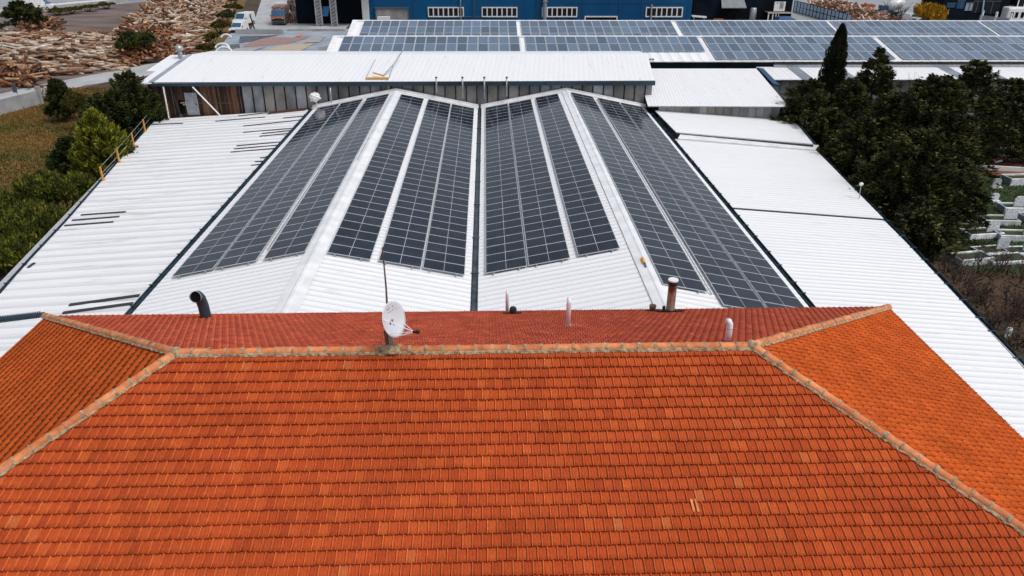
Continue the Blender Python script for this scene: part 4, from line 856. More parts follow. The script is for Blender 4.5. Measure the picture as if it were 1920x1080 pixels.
# left side
x, y, h = top(172, 211, 55); conifer(x, y, h, 2.5, 'bright yellow-green conifer by the yellow guard rail', m='thuja', nb=280, ns=130, up=.55, pw=.78, dz=1.3, ragged=.12, leaf=(.36, .10), name='thuja', cat='conifer', z0=.2)
for (px, py, Y, r, lab, mm) in ((235, 140, 65, 2.5, 'dark evergreen tree beside the wooden end of the barn', 'ever'), (195, 178, 64, 2.4, 'dark evergreen behind the bright yellow-green conifer', 'ever'), (262, 165, 66, 2.0, 'dark evergreen touching the barn corner', 'ever'), (103, 152, 76, 1.3, 'small pointed fir alone by the concrete wall', 'ever'), (125, 262, 57, 1.6, 'dark conifer left of the bright yellow-green one', 'ever'), (215, 260, 56, 1.7, 'dark evergreen between the bright conifer and the guard rail', 'ever')):
    x, y, h = top(px, py, Y); conifer(x, y, h, r, lab, m=mm, nb=180, ns=120, up=.5, pw=.55, ragged=.2)
x, y, h = top(145, 172, 72); bush(x, y, h, 2.2, 'olive rounded shrub between the small fir and the dark evergreens', m='shrub', n=8000)
for (px, py, Y, r, ry, lab) in ((92, 322, 47.5, 3.0, 2.6, 'big rounded pine shrub with upright olive tips, uppermost of three at the left picture edge'), (45, 388, 43.5, 3.1, 2.4, 'rounded pine shrub, middle of the three at the left picture edge'), (-10, 452, 39.5, 2.4, 2.2, 'rounded pine shrub, lowest at the left picture edge'), (-20, 360, 46, 2.6, 2.2, 'pine shrub cut by the left picture edge')):
    x, y, h = top(px, py, Y); bush(x, y, h, r, lab, m='pine', lobes=17, n=26000, ry=ry, name='pine_shrub', cat='pine', leaf=(.27, .08))
for k, (px, py) in enumerate(((35, 505), (10, 520), (60, 470), (-10, 490))):
    p = at(px, py+20, 0); bare(float(p[0]), float(p[1]), 1.8, 1.0, 'one of the leafless brown shrubs below the pine shrubs at the lower left roof edge', n=13, group='bare shrubs at the left roof edge', r0=.034)
p = at(262, 112, 0); bush(float(p[0]), float(p[1]), 4.2, 3.4, 'dark green round bush among the log heaps', m='ever', n=9000, leaf=(.4, .14), candles=False)
x, y, h = top(35, 2, 133); t = conifer(x, y, h, 3.0, 'leaning dark tree near the highway at the top left corner', m='ever', nb=60, ns=90, z0=h*.45, up=.1, pw=.45, leaf=(.6, .22), name='tree', cat='tree')
vs = 'shrubs on the verge beside the grey road'
for k, (px, py, r, h_, mm) in enumerate(((412, 60, 2.4, 2.4, 'shrub'), (398, 82, 2.2, 2.0, 'shrub'), (425, 40, 2.2, 2.2, 'ever'), (438, 22, 2.2, 2.0, 'shrub'), (390, 98, 2.0, 1.6, 'shrub'), (440, 5, 2.2, 1.8, 'shrub'))):
    p = at(px, py+4, 0); bush(float(p[0]), float(p[1]), h_, r, 'one of the brownish shrubs on the verge between the log heaps and the white vans', m=mm, n=3500, leaf=(.4, .14), candles=False, group=vs)
for k, (px, py) in enumerate(((108, 26), (135, 23), (165, 19), (200, 14))):
    p = at(px, py+3, 0); bush(float(p[0]), float(p[1]), 1.4, 2.6, 'low scrubby bush on the bank below the white highway barrier', m='shrub', n=2000, leaf=(.4, .14), candles=False, group='scrub under the highway barrier')
# meadow grass
n = 70000; gx = rng.uniform(-52, -26, n); gy = rng.uniform(38, 92, n); keep = (gx < -24.5-(gy-38)*.17)&(gx > -.62*gy-12)&(gx < -.0*gy-27); gx, gy = gx[keep], gy[keep]
n = len(gx); D = unit(np.stack([rng.normal(0, .35, n), rng.normal(0, .35, n), np.ones(n)], 1)); Lg = rng.uniform(.10, .28, n)
o = leafmesh('grass', np.stack([gx, gy, Lg*.4], 1), D, Lg, rng.uniform(.05, .12, n), M['dry'], None); o['kind'] = 'stuff'; tag(o, 'rough brown grass tufts on the meadow left of the sheds', 'grass')
n = 9000; gp = np.array([at(rng.uniform(1790, 1960), rng.uniform(335, 480), 0) for _ in range(n)]); D = unit(np.stack([rng.normal(0, .4, n), rng.normal(0, .4, n), np.ones(n)], 1)); Lg = rng.uniform(.06, .22, n); gp[:, 2] = Lg*.4
o = leafmesh('lawn_grass', gp, D, Lg, rng.uniform(.03, .07, n), M['green'], None); o['kind'] = 'stuff'; tag(o, 'short green grass between the graves', 'grass')
n = 4000; gp = np.array([at(rng.uniform(1700, 1960), rng.uniform(480, 720), 0) for _ in range(n)]); D = unit(rng.normal(size=(n, 3))); gp[:, 2] = rng.uniform(.02, .1, n)
o = leafmesh('leaf_litter', gp, D, rng.uniform(.08, .25, n), rng.uniform(.04, .1, n), M['litter'], None); o['kind'] = 'stuff'; tag(o, 'brown leaf litter below the lower right roof edge', 'leaf litter')

# ------------------------------------------------------------------ cemetery
def grave(px, py, L, Wd, kerb, head, lab, fill='lawn', rz=0.04, hx=None, blue=True, hh=.75):
    c = at(px, py, 0); t = thing('grave', (c[0], c[1], 0), lab, 'grave', 'marble graves behind the right-hand grove'); t.rotation_euler.z = 0; rz = rz+random.uniform(-.16, .16)
    O_ = ORG[t.name]; rz = rz
    def W_(x, y, z): return (c[0]+x*math.cos(rz)-y*math.sin(rz), c[1]+x*math.sin(rz)+y*math.cos(rz), z)
    w = .14; mb = MB(); X, Y = L/2, Wd/2
    for (x, y, dx, dy) in ((0, -Y+w/2, L, w), (0, Y-w/2, L, w)): mb.box(W_(x, y, kerb/2), (dx, dy, kerb), rz=rz)
    mb.build('kerb', M['stone'], t, bevel=.012)
    for x in (-X+w/2, X-w/2):
        mb = MB(); mb.box(W_(x, 0, kerb/2-.002), (w, Wd-2*w, kerb-.004), rz=rz); mb.build('end_kerb', M['stoneb' if blue else 'stone'], t)
    mb = MB(); mb.box(W_(0, 0, kerb*.5*.8), (L-2*w, Wd-2*w, kerb*.8), rz=rz); mb.build('grave_bed', M[fill], t)
    if head:
        hx = X-.45 if hx is None else hx; mb = MB(); V = []
        prof = [(-.42, 0), (.42, 0), (.42, hh*.72), (.30, hh*.93), (.08, hh), (-.08, hh), (-.30, hh*.93), (-.42, hh*.72)]
        for s in (-.05, .05): V += [W_(hx+a, s-.0, kerb*.8+b) for a, b in prof]
        n = 8; mb.add(V, [tuple(range(n)), tuple(range(n, 2*n))[::-1]]+[((i+1) % n, i, n+i, n+(i+1) % n) for i in range(n)]); mb.build('headstone', M['headst'], t)
    return t
for a_ in ((1908, 343, 2.2, 1.3, .55, 0, 'raised marble grave at the clay path, cut by the right picture edge', 'soil'),
    (1897, 396, 1.7, 1.2, .45, 1, 'raised marble grave with a rounded grey headstone right of the open lawn', 'soil'),
    (1868, 417, 2.5, 1.2, .35, 1, 'long marble grave with green grass bed and arched headstone below the open lawn', 'lawn'),
    (1815, 415, 2.0, 1.1, .30, 0, 'marble grave half hidden by the spruce, left of the long grassy one', 'soil'),
    (1838, 442, 2.4, 1.2, .35, 1, 'marble grave with plain grey slab headstone, third row, left', 'soil'),
    (1903, 447, 2.5, 1.2, .40, 1, 'marble grave with mossy bed and broad headstone, third row, right', 'lawn'),
    (1860, 470, 2.2, 1.2, .12, 1, 'low grave with a large upright pale headstone, fourth row', 'soil'),
    (1912, 472, 2.0, 1.2, .15, 1, 'low grave with pale headstone at the right picture edge, fourth row', 'soil'),
    (1818, 490, 2.3, 1.2, .40, 0, 'worn marble grave surrounded by bare twigs, fifth row, left', 'soil'),
    (1885, 488, 2.6, 1.3, .20, 0, 'worn marble grave surrounded by bare twigs, fifth row, right', 'soil'),
    (1938, 412, 2.0, 1.2, .40, 0, 'blue grey marble grave cut by the right picture edge below the open lawn', 'soil')):
    grave(*a_)
for (px, py, s, lab) in ((1863, 378, .8, 'small upright grey headstone with brown kerb on the open lawn'), (1866, 352, .9, 'weathered headstone under the clay path'), (1829, 396, .8, 'broken white stone beside the spruce foot')):
    p = at(px, py, 0); mb = MB(); mb.box(p+(0, 0, .35*s), (.7*s, .12, .7*s)); mb.box(p+(0, -.1, .06), (.9*s, .4, .12)); mb.box(p+(0, 0, .74*s), (.45*s, .11, .1*s)); tag(mb.build('headstone', M['headst'], org=tuple(p)), lab, 'headstone')
p = at(1888, 632, 0); t = thing('headstone', tuple(p), 'lone small white headstone with dark lettering low at the right picture edge', 'headstone')
mb = MB(); mb.box(p+(0, 0, .24), (.30, .08, .48)); mb.box(p+(0, 0, .51), (.20, .075, .06)); mb.build('slab', M['stone'], t, bevel=.01)
mb = MB(); [mb.box(p+(dx, -.045, z_), (w_, .01, .03)) for dx, z_, w_ in ((-.06, .36, .08), (.06, .36, .08), (0, .29, .2), (0, .22, .16))]; mb.build('lettering', M['soot'], t)
A, B = at(1795, 316, 0), at(1965, 325, 0); mb = MB(); mb.prism([tuple(A[:2]), tuple(B[:2]), (B[0], B[1]+.25), (A[0], A[1]+.25)], 0, .35); tag(mb.build('low_wall', M['paint'], org=tuple(A)), 'low white wall running along the orange clay path', 'wall')
for k, (xa, ya, xb, yb) in enumerate(((1883, 285, 1905, 298), (1868, 287, 1880, 293), (1893, 299, 1910, 297), (1852, 293, 1868, 304))):
    A, B = at(xa, ya, .15), at(xb, yb, .15); mb = MB(); mb.tube([A, B], .10, 6); mb.tube([B, B+(.5, .1, .1)], .08, 6); tag(mb.build('scrap_pipe', M['pvc'], org=tuple(A)), 'pale scrap pipe lying under the trees above the clay path', 'pipe', 'scrap pipes above the clay path')

# ------------------------------------------------------------------ logs
def log_mesh(L, r, seed):
    rs = random.Random(seed); n = 7; k = 5; V = []; bend = rs.uniform(-.18, .18); b2 = rs.uniform(-.08, .08)
    for i in range(k):
        s = i/(k-1)-.5; rr = r*(1.08-.35*(s+.5))*(1+rs.uniform(-.08, .08)); cx, cz = bend*(s*s*4-.3)*L*.35, b2*math.sin(s*5)*L*.3
        for j in range(n): a = 2*math.pi*j/n; V.append((s*L, cx+math.cos(a)*rr, cz+math.sin(a)*rr))
    Fs = [(i*n+j, i*n+(j+1) % n, (i+1)*n+(j+1) % n, (i+1)*n+j) for i in range(k-1) for j in range(n)]; mi = [0]*len(Fs)
    Fs += [tuple(range(n))[::-1], tuple(range((k-1)*n, k*n))]; mi += [1, 1]; return V, Fs, mi
LG = [log_mesh(L, r, i) for i, (L, r) in enumerate(((3.2, .19), (2.6, .17), (2.1, .16), (3.7, .23), (2.9, .14), (1.8, .21), (3.9, .16), (2.4, .24)))]
M['logbark'] = ramp_mat('log_bark', [(0, (.05, .025, .014)), (.2, (.16, .075, .04)), (.5, (.29, .18, .11)), (.8, (.44, .35, .27)), (1, (.62, .56, .49))], src='object', noise=.4, nscale=1.6, bump=.3)
M['logend'] = ramp_mat('log_end_wood', [(0, (.30, .10, .025)), (1, (.55, .28, .10))], src='object', noise=.2)
M['logmix'] = ramp_mat('log_bark_mixed', [(0, (.05, .025, .014)), (.25, (.19, .08, .04)), (.5, (.32, .19, .11)), (.8, (.44, .34, .26)), (1, (.60, .54, .46))], src='island', noise=.4, nscale=1.6, bump=.3)
M['logred'] = ramp_mat('reddish_log_bark', [(0, (.03, .013, .008)), (.5, (.13, .05, .022)), (.85, (.25, .10, .04)), (1, (.45, .32, .22))], src='island', noise=.4, nscale=1.6)
LM = []
for V, Fs, mi in LG:
    me = bpy.data.meshes.new('log'); me.from_pydata(V, [], Fs); me.polygons.foreach_set('material_index', mi); me.polygons.foreach_set('use_smooth', [m_ == 0 for m_ in mi]); me.update(); me.materials.append(M['logbark']); me.materials.append(M['logend']); LM.append(me)
# heaps: ground quad given by photo corners, height, main direction
def inquad(Q_, u, v): a = lerp(Q_[0], Q_[1], u); b = lerp(Q_[3], Q_[2], u); return lerp(a, b, v)
g3 = lambda *ps: [at(x, y, 0) for x, y in ps]
heaps = [('big', g3((-30, 158), (226, 132), (240, 72), (-30, 66)), 1.8, -.04, .34, 1050, 0), ('reds', g3((-20, 160), (70, 165), (70, 145), (-20, 140)), 1.4, .3, .8, 160, 1),
    ('mid', g3((222, 62), (400, 50), (440, 6), (300, 2)), 2.2, .5, .9, 850, 0), ('row', g3((230, 128), (345, 108), (338, 88), (240, 92)), 1.8, .4, .8, 330, 1),
    ('right', g3((300, 78), (365, 74), (402, 45), (300, 55)), 1.6, .25, .12, 260, 0), ('low', g3((322, 100), (392, 96), (380, 76), (325, 82)), 1.3, .15, .12, 150, 0), ('redmid', g3((228, 80), (350, 88), (350, 66), (228, 64)), 1.7, .3, .8, 260, 1),
    ('stump', g3((40, 62), (118, 56), (108, 40), (40, 44)), 1.1, .3, 1., 80, 1)]
cand = []
for name_, Q_, H, dirr, spread, N, red in heaps:
    for i in range(N):
        u, v = rng.uniform(0, 1), rng.uniform(0, 1); p = inquad(Q_, u, v)
        env = min(1, 4.5*min(u, 1-u)+.15)*min(1, 3.5*min(v, 1-v)+.25)
        hz = H*env*(.85+.15*math.sin(p[0]*.9+p[1]*.4)); lay = rng.choice([0, 0, 0, .22, .5]); z = max(.12, hz-lay*hz-.05+rng.uniform(-.1, .15))
        a = dirr+rng.normal(0, spread); ti = rng.normal(0, .12 if spread < .4 else .35)
        cand.append((p, z, a, ti, int(rng.integers(0, len(LM))), red, name_, lay))
ind = [c for c in cand if c[6] == 'big' and c[7] == 0]; ind.sort(key=lambda c: c[0][1]); near_set = set(id(c) for c in ind[:300])
for c in cand:
    if id(c) not in near_set: continue
    p, z, a, ti, k, red, nm, _ = c; o = bpy.data.objects.new('log', LM[k]); COL.objects.link(o)
    o.matrix_world = Matrix.Translation((p[0], p[1], z+.1)) @ Matrix.Rotation(a, 4, 'Z') @ Matrix.Rotation(ti, 4, 'Y') @ Matrix.Rotation(random.uniform(0, 6.28), 4, 'X')
    tag(o, 'one of the pale weathered logs heaped along the near side beside the grey track', 'log', 'logs in the near part of the big heap')
VV, FF, MI = [], [], []; base = 0
for c in cand:
    if id(c) in near_set: continue
    p, z, a, ti, k, red, nm, _ = c; V, Fs, mi = LG[k]; R_ = (Matrix.Rotation(a, 3, 'Z') @ Matrix.Rotation(ti, 3, 'Y') @ Matrix.Rotation(random.uniform(0, 6.28), 3, 'X'))
    R_ = np.array(R_); P = np.array(V)@R_.T+np.array([p[0], p[1], z]); VV += [tuple(q_) for q_ in P]; FF += [tuple(i+base for i in f) for f in Fs]; MI += [2 if (m_ == 0 and red) else (3 if m_ == 1 else 1) for m_ in mi]; base += len(V)
me = bpy.data.meshes.new('logs'); me.from_pydata(VV, [], FF); me.polygons.foreach_set('material_index', [m_-1 for m_ in MI]); me.update()
o = link('logs', me, [M['logmix'], M['logred'], M['logend']]); o['kind'] = 'stuff'; tag(o, 'the many further logs heaped across the timber yard', 'logs')
for name_, Q_, H, *_r_ in heaps:                # added core inside each heap, coloured dark as the shade between logs
    mb = MB(); C_ = [inquad(Q_, u, v) for u, v in ((.02, .05), (.98, .05), (.98, .95), (.02, .95))]; I_ = [inquad(Q_, u, v)+(0, 0, H*.55) for u, v in ((.14, .22), (.86, .22), (.86, .8), (.14, .8))]
    mb.add(C_+I_, [(4, 5, 6, 7), (0, 1, 5, 4), (1, 2, 6, 5), (2, 3, 7, 6), (3, 0, 4, 7)]); o = mb.build('dark_heap_core', M['mound']); o['kind'] = 'structure'

# track-side wall, sign post, highway barrier
A, B = at(-30, 225, 0), at(78, 196, 0); mb = MB(); mb.prism([tuple(A[:2]), tuple(B[:2]), (B[0]-.05, B[1]+.25), (A[0]-.05, A[1]+.25)], 0, 1.5); mb.box((B[0], B[1], .95), (.4, .4, 1.9)); tag(mb.build('boundary_wall', M['conc'], org=tuple(A)), 'pale concrete wall ending beside the grey track', 'wall')
p = at(46, 205, 0); t = thing('sign_post', tuple(p), 'small grey sign on a post before the concrete wall', 'sign'); mb = MB(); mb.tube([p, p+(-.4, 0, 2.3)], .04, 6); mb.build('post', M['steel'], t); mb = MB(); mb.box(p+(-.45, -.03, 2.2), (.45, .05, .9)); mb.build('board', M['carg'], t)
t_pts = [at(-60, 38, 0), at(0, 31, 0), at(70, 21, 0), at(150, 13, 0), at(235, 5, 0), at(300, -2, 0)]
t = thing('highway_barrier', tuple(t_pts[1]), 'long low white barrier along the highway at the top left', 'barrier')
for h0, h1, m_ in ((0, .8, 'conc'), (.8, 1.1, 'paint')):
    mb = MB()
    for A, B in zip(t_pts, t_pts[1:]): mb.prism([tuple(A[:2]), tuple(B[:2]), (B[0], B[1]+.5), (A[0], A[1]+.5)], h0, h1)
    mb.build('base' if h0 == 0 else 'coping', M[m_], t)
A, B = at(170, 0, 0), at(400, -16, 0); mb = MB(); mb.prism([tuple(A[:2]), tuple(B[:2]), (B[0], B[1]+.4), (A[0], A[1]+.4)], 0, 3); tag(mb.build('brick_wall', M['brownroof'], org=tuple(A)), 'reddish brown wall beyond the highway at the top edge', 'wall')

# ------------------------------------------------------------------ vehicles
def wheel(x, y, z, r, w, t, ax='x'):
    mb = MB(); d = (w/2, 0, 0) if ax == 'x' else (0, w/2, 0); c = np.array([x, y, z]); mb.tube([c-d, c+d], r, 14); return mb, c, d
def vehicle(name, label, cat, loc, rz, body, cab, m, L, Wd, H, hood, glass=True, roofm=None, cargo=None, lightm='paint'):
    """body along local +y = front; built around the origin then placed"""
    t = bpy.data.objects.new(name, None); COL.objects.link(t); t.location = loc; t.rotation_euler.z = rz; tag(t, label, cat); ORG[t.name] = np.zeros(3)
    hw = Wd/2; zb, zh = .35, hood[1]; yl = L/2; hl = hood[0]; ws = cab
    prof = [(-yl, zb), (yl-.05, zb), (yl, zb+.25), (yl-.02, zh-.08), (yl-hl, zh+.06), (yl-hl-ws, H), (-yl+.15, H-.02), (-yl, H-.25)]
    V = [(s*hw*(.86 if z > zh+.1 else 1), y, z) for s in (-1, 1) for y, z in prof]; n = len(prof); mb = MB()
    mb.add(V, [tuple(range(n)), tuple(range(n, 2*n))[::-1]]+[((i+1) % n, i, n+i, n+(i+1) % n) for i in range(n)]); mb.build('body', M[m], t, bevel=.06)
    e = .012; mb = MB(); a = (yl-hl-.02, zh+.12); b = (yl-hl-ws+.06, H-.10); nx = np.array([0, H-zh, ws]); nx = nx/np.linalg.norm(nx)*e*2
    mb.quad((-hw*.84, a[0]+nx[1], a[1]+nx[2]), (hw*.84, a[0]+nx[1], a[1]+nx[2]), (hw*.80, b[0]+nx[1], b[1]+nx[2]), (-hw*.80, b[0]+nx[1], b[1]+nx[2])); mb.build('windscreen', M['glassb'], t)
    for s in (-1, 1):
        mb = MB(); x0, x1 = s*(hw*.86+e), s*(hw*.86+e); mb.quad((x0, yl-hl-.25, zh+.14), (x1, -yl+.5, zh+.14), (x1, -yl+.55, H-.22), (x0, yl-hl-ws-.1, H-.22)); mb.build('side_window', M['glassb'], t)
        for yy in (yl*.62, -yl*.60):
            mb, c, d = wheel(s*(hw-.10), yy, .36, .36, .24, t); w_ = mb.build('wheel', M['tyre'], t); mb = MB(); mb.tube([c+np.array([s*.10, 0, 0]), c+np.array([s*.13, 0, 0])], .2, 10); mb.build('rim', M['steel'], w_)
        mb = MB(); mb.box((s*hw*.72, yl+.0, zh-.22), (.34, .06, .16)); mb.build('headlight', M['paint' if lightm == 'paint' else lightm], t)
        mb = MB(); mb.box((s*(hw+.10), yl-hl-.15, zh+.25), (.14, .10, .22)); mb.build('mirror', M['soot'], t)
    mb = MB(); mb.box((0, yl+.01, zb+.18), (Wd*.8, .05, .22)); mb.box((0, yl+.01, zh-.3), (Wd*.45, .04, .16)); mb.build('bumper', M['soot'], t); return t
M['glassb'] = mat('tinted_car_glass', (.02, .09, .19), rough=.06, scale=.3, spec=.7)
p = at(459, 47, 0); vehicle('van', 'white van with blue windscreen parked on the road edge, the further of two', 'van', tuple(p), math.pi-.25, 0, .8, 'carw', 5.0, 2.0, 2.2, (.9, 1.15))
p = at(449, 62, 0); vehicle('van', 'white van with blue windscreen, the nearer of two, half hidden by the patched roof', 'van', tuple(p), math.pi-.1, 0, .9, 'carw', 4.6, 1.9, 1.9, (1.2, 1.0))
p = at(528, 44, 0); t = vehicle('truck', 'orange and black truck facing the camera on the grey road', 'truck', tuple(p), math.pi+.08, 0, .35, 'carg', 6.5, 2.5, 2.7, (.15, 1.5))
mb = MB(); mb.box((0, -.6, 2.9), (2.4, 4.4, .5)); mb.box((0, 1.6, 2.85), (2.0, .8, .35)); mb.build('roof_load', M['rust'], t)
mb = MB(); mb.box((0, 3.29, 1.0), (2.3, .06, .35)); mb.build('grille', M['soot'], t)
mb = MB(); mb.box((0, 3.27, 1.42), (2.5, .07, .22)); [mb.box((dx, 3.27, 1.1), (.35, .07, .7)) for dx in (-1.05, 1.05)]; mb.build('front_panel', M['caro'], t)
p = at(76, 18.5, 0); vehicle('van', 'white panel van on the highway behind the tree at the top left corner', 'van', tuple(p), -math.pi/2+.08, 0, 1.0, 'carw', 6.0, 2.1, 2.15, (1.0, 1.1))
p = at(1704, 40, 0); vehicle('car', 'white car with blue windscreen left of the golden shrub', 'car', tuple(p), math.pi+.7, 0, .8, 'carw', 4.2, 1.8, 1.5, (1.1, .85))
p = at(1475, 46, 0); vehicle('car', 'dark blue car parked below the brown roofed kiosk', 'car', tuple(p), -1.4, 0, .8, 'carb', 4.4, 1.8, 1.5, (1.1, .85))
p = at(478, 58, 0); mb = MB(); mb.tube([p, p+(-.5, 0, 2.8)], .12, 6); tag(mb.build('road_post', M['soot'], org=tuple(p)), 'dark slanting post in the grey road beside the vans', 'post')

# ------------------------------------------------------------------ patched flat roof in front of the trucks
sh = thing('patched_shed', (-28, 92, 0), 'low shed with a patched grey and red sheet roof behind the long barn', 'shed')
ZP = 3.2; gp_ = lambda *ps: [at(x, y, ZP) for x, y in ps]
mb = MB(); P = gp_((398, 108), (622, 106), (655, 54), (540, 55), (432, 63)); mb.prism([tuple(p[:2]) for p in P], 0, ZP); mb.build('wall', M['conc'], sh)
mb = MB(); mb.slab([p+(0, 0, .03) for p in P], .02); mb.build('roof', M['bluesheet'], sh)
for i, (pts, m_) in enumerate((([(455, 88), (540, 82), (553, 70), (500, 70), (470, 78)], 'redsheet'), ([(541, 81), (572, 73), (580, 68), (552, 69)], 'redsheet'), ([(448, 80), (470, 77), (500, 69), (522, 66), (450, 68)], 'gutter_metal'), ([(480, 100), (560, 98), (590, 80), (520, 86)], 'tansheet'),
        ([(420, 98), (470, 96), (500, 87), (440, 90)], 'conc'), ([(590, 100), (610, 100), (625, 84), (600, 88)], 'carg'), ([(570, 80), (600, 78), (610, 68), (585, 68)], 'conc'), ([(432, 92), (450, 88), (448, 82), (425, 84)], 'gutter_metal'), ([(556, 68), (563, 68), (566, 61), (560, 61)], 'caro'))):
    mb = MB(); Q_ = [at(x, y, ZP+.07+.012*i) for x, y in pts]; mb.slab(Q_, .03); mb.build('roof_patch', M[m_], sh)
mb = MB(); a, b = at(438, 66, ZP+.05), at(535, 62, ZP+.05); mb.box((a+b)/2+(0, 0, .3), (b[0]-a[0], .2, .7)); a, b = at(535, 61, ZP), at(650, 56, ZP); mb.box((a+b)/2+(0, 0, .15), (b[0]-a[0], .3, .35)); mb.build('parapet', M['conc'], sh)
for (px, py, s, lab) in ((417, 92, .9, 'white scrap heap'), (420, 100, 1.0, None), (424, 72, .7, None)):
    c = at(px, py, ZP+.05); mb = MB(); pts = [c+(math.cos(a)*s, math.sin(a)*.3, abs(math.sin(a))*s*.7) for a in np.linspace(.2, 2.9, 7)]; mb.tube(pts, .13, 6); tag(mb.build('bent_pipe', M['paint'], org=tuple(c)), {417: 'upper curled white pipe on the left end of the patched roof', 420: 'large arched white pipe on the patched roof next to the ventilator', 424: 'small curled white pipe near the verge shrubs'}[px], 'pipe')
# dark open shelter with columns
os_ = thing('open_shelter', tuple(at(610, 54, 0)), 'dark open-sided shelter with two grey lattice columns left of the blue building', 'shelter')
Yq = 148.; a, b = atY(552, 50, Yq), atY(686, 50, Yq); mb = MB(); mb.box(((a[0]+b[0])/2, Yq+3, 4), (b[0]-a[0], .4, 8)); mb.build('back_wall', M['navy'], os_)
mb = MB(); mb.box(((a[0]+b[0])/2+2, Yq+1, 7.2), (b[0]-a[0]+1, 6, .4)); mb.build('roof', M['navy'], os_)
for x0 in (600, 628):
    p = atY(x0, 50, Yq-1); mb = MB()
    for dx in (-.5, .5): mb.box((p[0]+dx, Yq-1, 3.6), (.22, .3, 7.2))
    for k in range(12): mb.tube([(p[0]-.5, Yq-1.05, k*.6), (p[0]+.5, Yq-1.05, k*.6+.6)], .09, 5)
    mb.box((p[0], Yq-.85, 3.6), (.9, .05, 7.2)); mb.build('column', M['conc'], os_)
p = atY(609, 22, Yq); mb = MB(); mb.slab([p+(-.7, 0, -.7), p+(.5, 0, -.7), p+(.9, .2, .9), p+(-.3, .2, .9)], .08); tag(mb.build('blue_board', M['blueb'], org=tuple(p)), 'bright blue board between the lattice columns', 'board')
# machinery yard clutter
for k in range(14):
    px, py = random.uniform(548, 586), random.uniform(8, 46); p = at(px, py, 0); s = random.uniform(.7, 1.8); mb = MB()
    mb.box(p+(0, 0, s*.6), (s*1.3, s, s*1.2), rz=random.uniform(0, 3)); mb.tube([p+(0, 0, s), p+(random.uniform(-1, 1), 0, s*2.2)], .12, 6); mb.tube([p+(-s, -.3, .3), p+(s, .4, s)], .1, 6)
    tag(mb.build('scrap_machine', M[random.choice(('mast', 'soot', 'carg', 'rust', 'soot'))], org=tuple(p)), 'one of the dark scrapped machine parts heaped beside the orange truck', 'machine part', 'scrap machinery beside the truck')

# ------------------------------------------------------------------ blue building
YB2 = 150.; bl = thing('blue_building', tuple(atY(1000, 40, YB2)*np.array([1, 1, 0])), 'long bright blue metal clad industrial building with bands of white framed windows', 'building')
X0, X1 = float(atY(684, 20, YB2)[0]), float(atY(1297, 20, YB2)[0])
mb = MB(); mb.box(((X0+X1)/2, YB2+10, 5), (X1-X0, 20, 10)); mb.build('wall', M['blue'], bl)
mb = MB()
for px in (1092, 1160, 1202, 1290, 890, 775): X = float(atY(px, 20, YB2)[0]); mb.box((X, YB2-.03, 5), (.12, .05, 10))
mb.box(((X0+X1)/2+18, YB2-.025, 3.75), (22, .04, .12)); mb.build('cladding_seam', M['blue_seam'], bl)
X = float(atY(686, 20, YB2)[0]); mb = MB(); mb.box((X, YB2-.3, 5), (1.25, .5, 10)); mb.build('white_pillar', M['paint'], bl)
for (x0, x1) in ((803, 869), (904, 969), (1017, 1081), (1212, 1278)):
    A, B = atY(x0, 14, YB2), atY(x1, 31, YB2); zc = (A[2]+B[2])/2; w, h_ = B[0]-A[0], A[2]-B[2]
    mb = MB(); mb.box(((A[0]+B[0])/2, YB2-.06, zc), (w-.1, .06, h_-.1)); wd_ = mb.build('window', M['glass'], bl)
    mb = MB(); f = .20
    for zz_ in (A[2], B[2]): mb.box(((A[0]+B[0])/2, YB2-.12, zz_), (w+f, .14, f))
    for k in range(8): mb.box((A[0]+w*k/7, YB2-.125, zc), (.2 if k in (0, 7) else .22, .12, h_-f*.9))
    mb.build('frame', M['paint'], wd_)
A, B = atY(705, 16, YB2), atY(766, 44, YB2); mb = MB(); n = 9
for k in range(n): z0_ = B[2]+(A[2]-B[2])*k/n; mb.box(((A[0]+B[0])/2, YB2-.08-.02*(k % 2), z0_+.2), (B[0]-A[0], .08, (A[2]-B[2])/n-.02))
dr = mb.build('roller_door', M['conc'], bl); mb = MB(); mb.box(((A[0]+B[0])/2, YB2-.2, A[2]+.12), (B[0]-A[0]+.5, .35, .3)); [mb.box((x_, YB2-.15, (A[2]+B[2])/2), (.2, .2, A[2]-B[2])) for x_ in (A[0]-.1, B[0]+.1)]; mb.build('frame', M['carg'], dr)
A, B = atY(1097, 31, YB2), atY(1156, 44, YB2); mb = MB(); mb.box(((A[0]+B[0])/2, YB2-.05, A[2]/2), (B[0]-A[0]-.2, .05, A[2])); dr = mb.build('doorway', M['dark'], bl); mb = MB(); mb.box(((A[0]+B[0])/2, YB2-.1, A[2]), (B[0]-A[0]+.2, .12, .22)); [mb.box((x_, YB2-.1, A[2]/2), (.2, .12, A[2]-.2)) for x_ in (A[0], B[0])]; mb.build('frame', M['paint'], dr)
for (px, w, m_, y0) in ((864, .22, 'steel', 0), (1021, .75, 'steel', 0), (1007, .12, 'pipe_dark', 0), (1220, .3, 'conc', 8), (889, .1, 'carg', 0)):
    X = float(atY(px, 30, YB2)[0]); zt_ = 10 if y0 == 0 else float(atY(px, y0, YB2)[2]); mb = MB(); mb.tube([(X, YB2-.3, 0), (X, YB2-.3, zt_)], w/2, 8); mb.tube([(X, YB2-.3, zt_*.4), (X, YB2-.3, zt_*.4+.15)], w*.7, 8); mb.build('wall_duct' if w > .5 else 'downpipe', M[m_], bl)
mb = MB(); A = atY(866, 31, YB2); B = atY(905, 32, YB2); mb.tube([A-(0, .2, 0), B-(0, .2, 0)], .06, 5); mb.build('wall_conduit', M['carg'], bl)
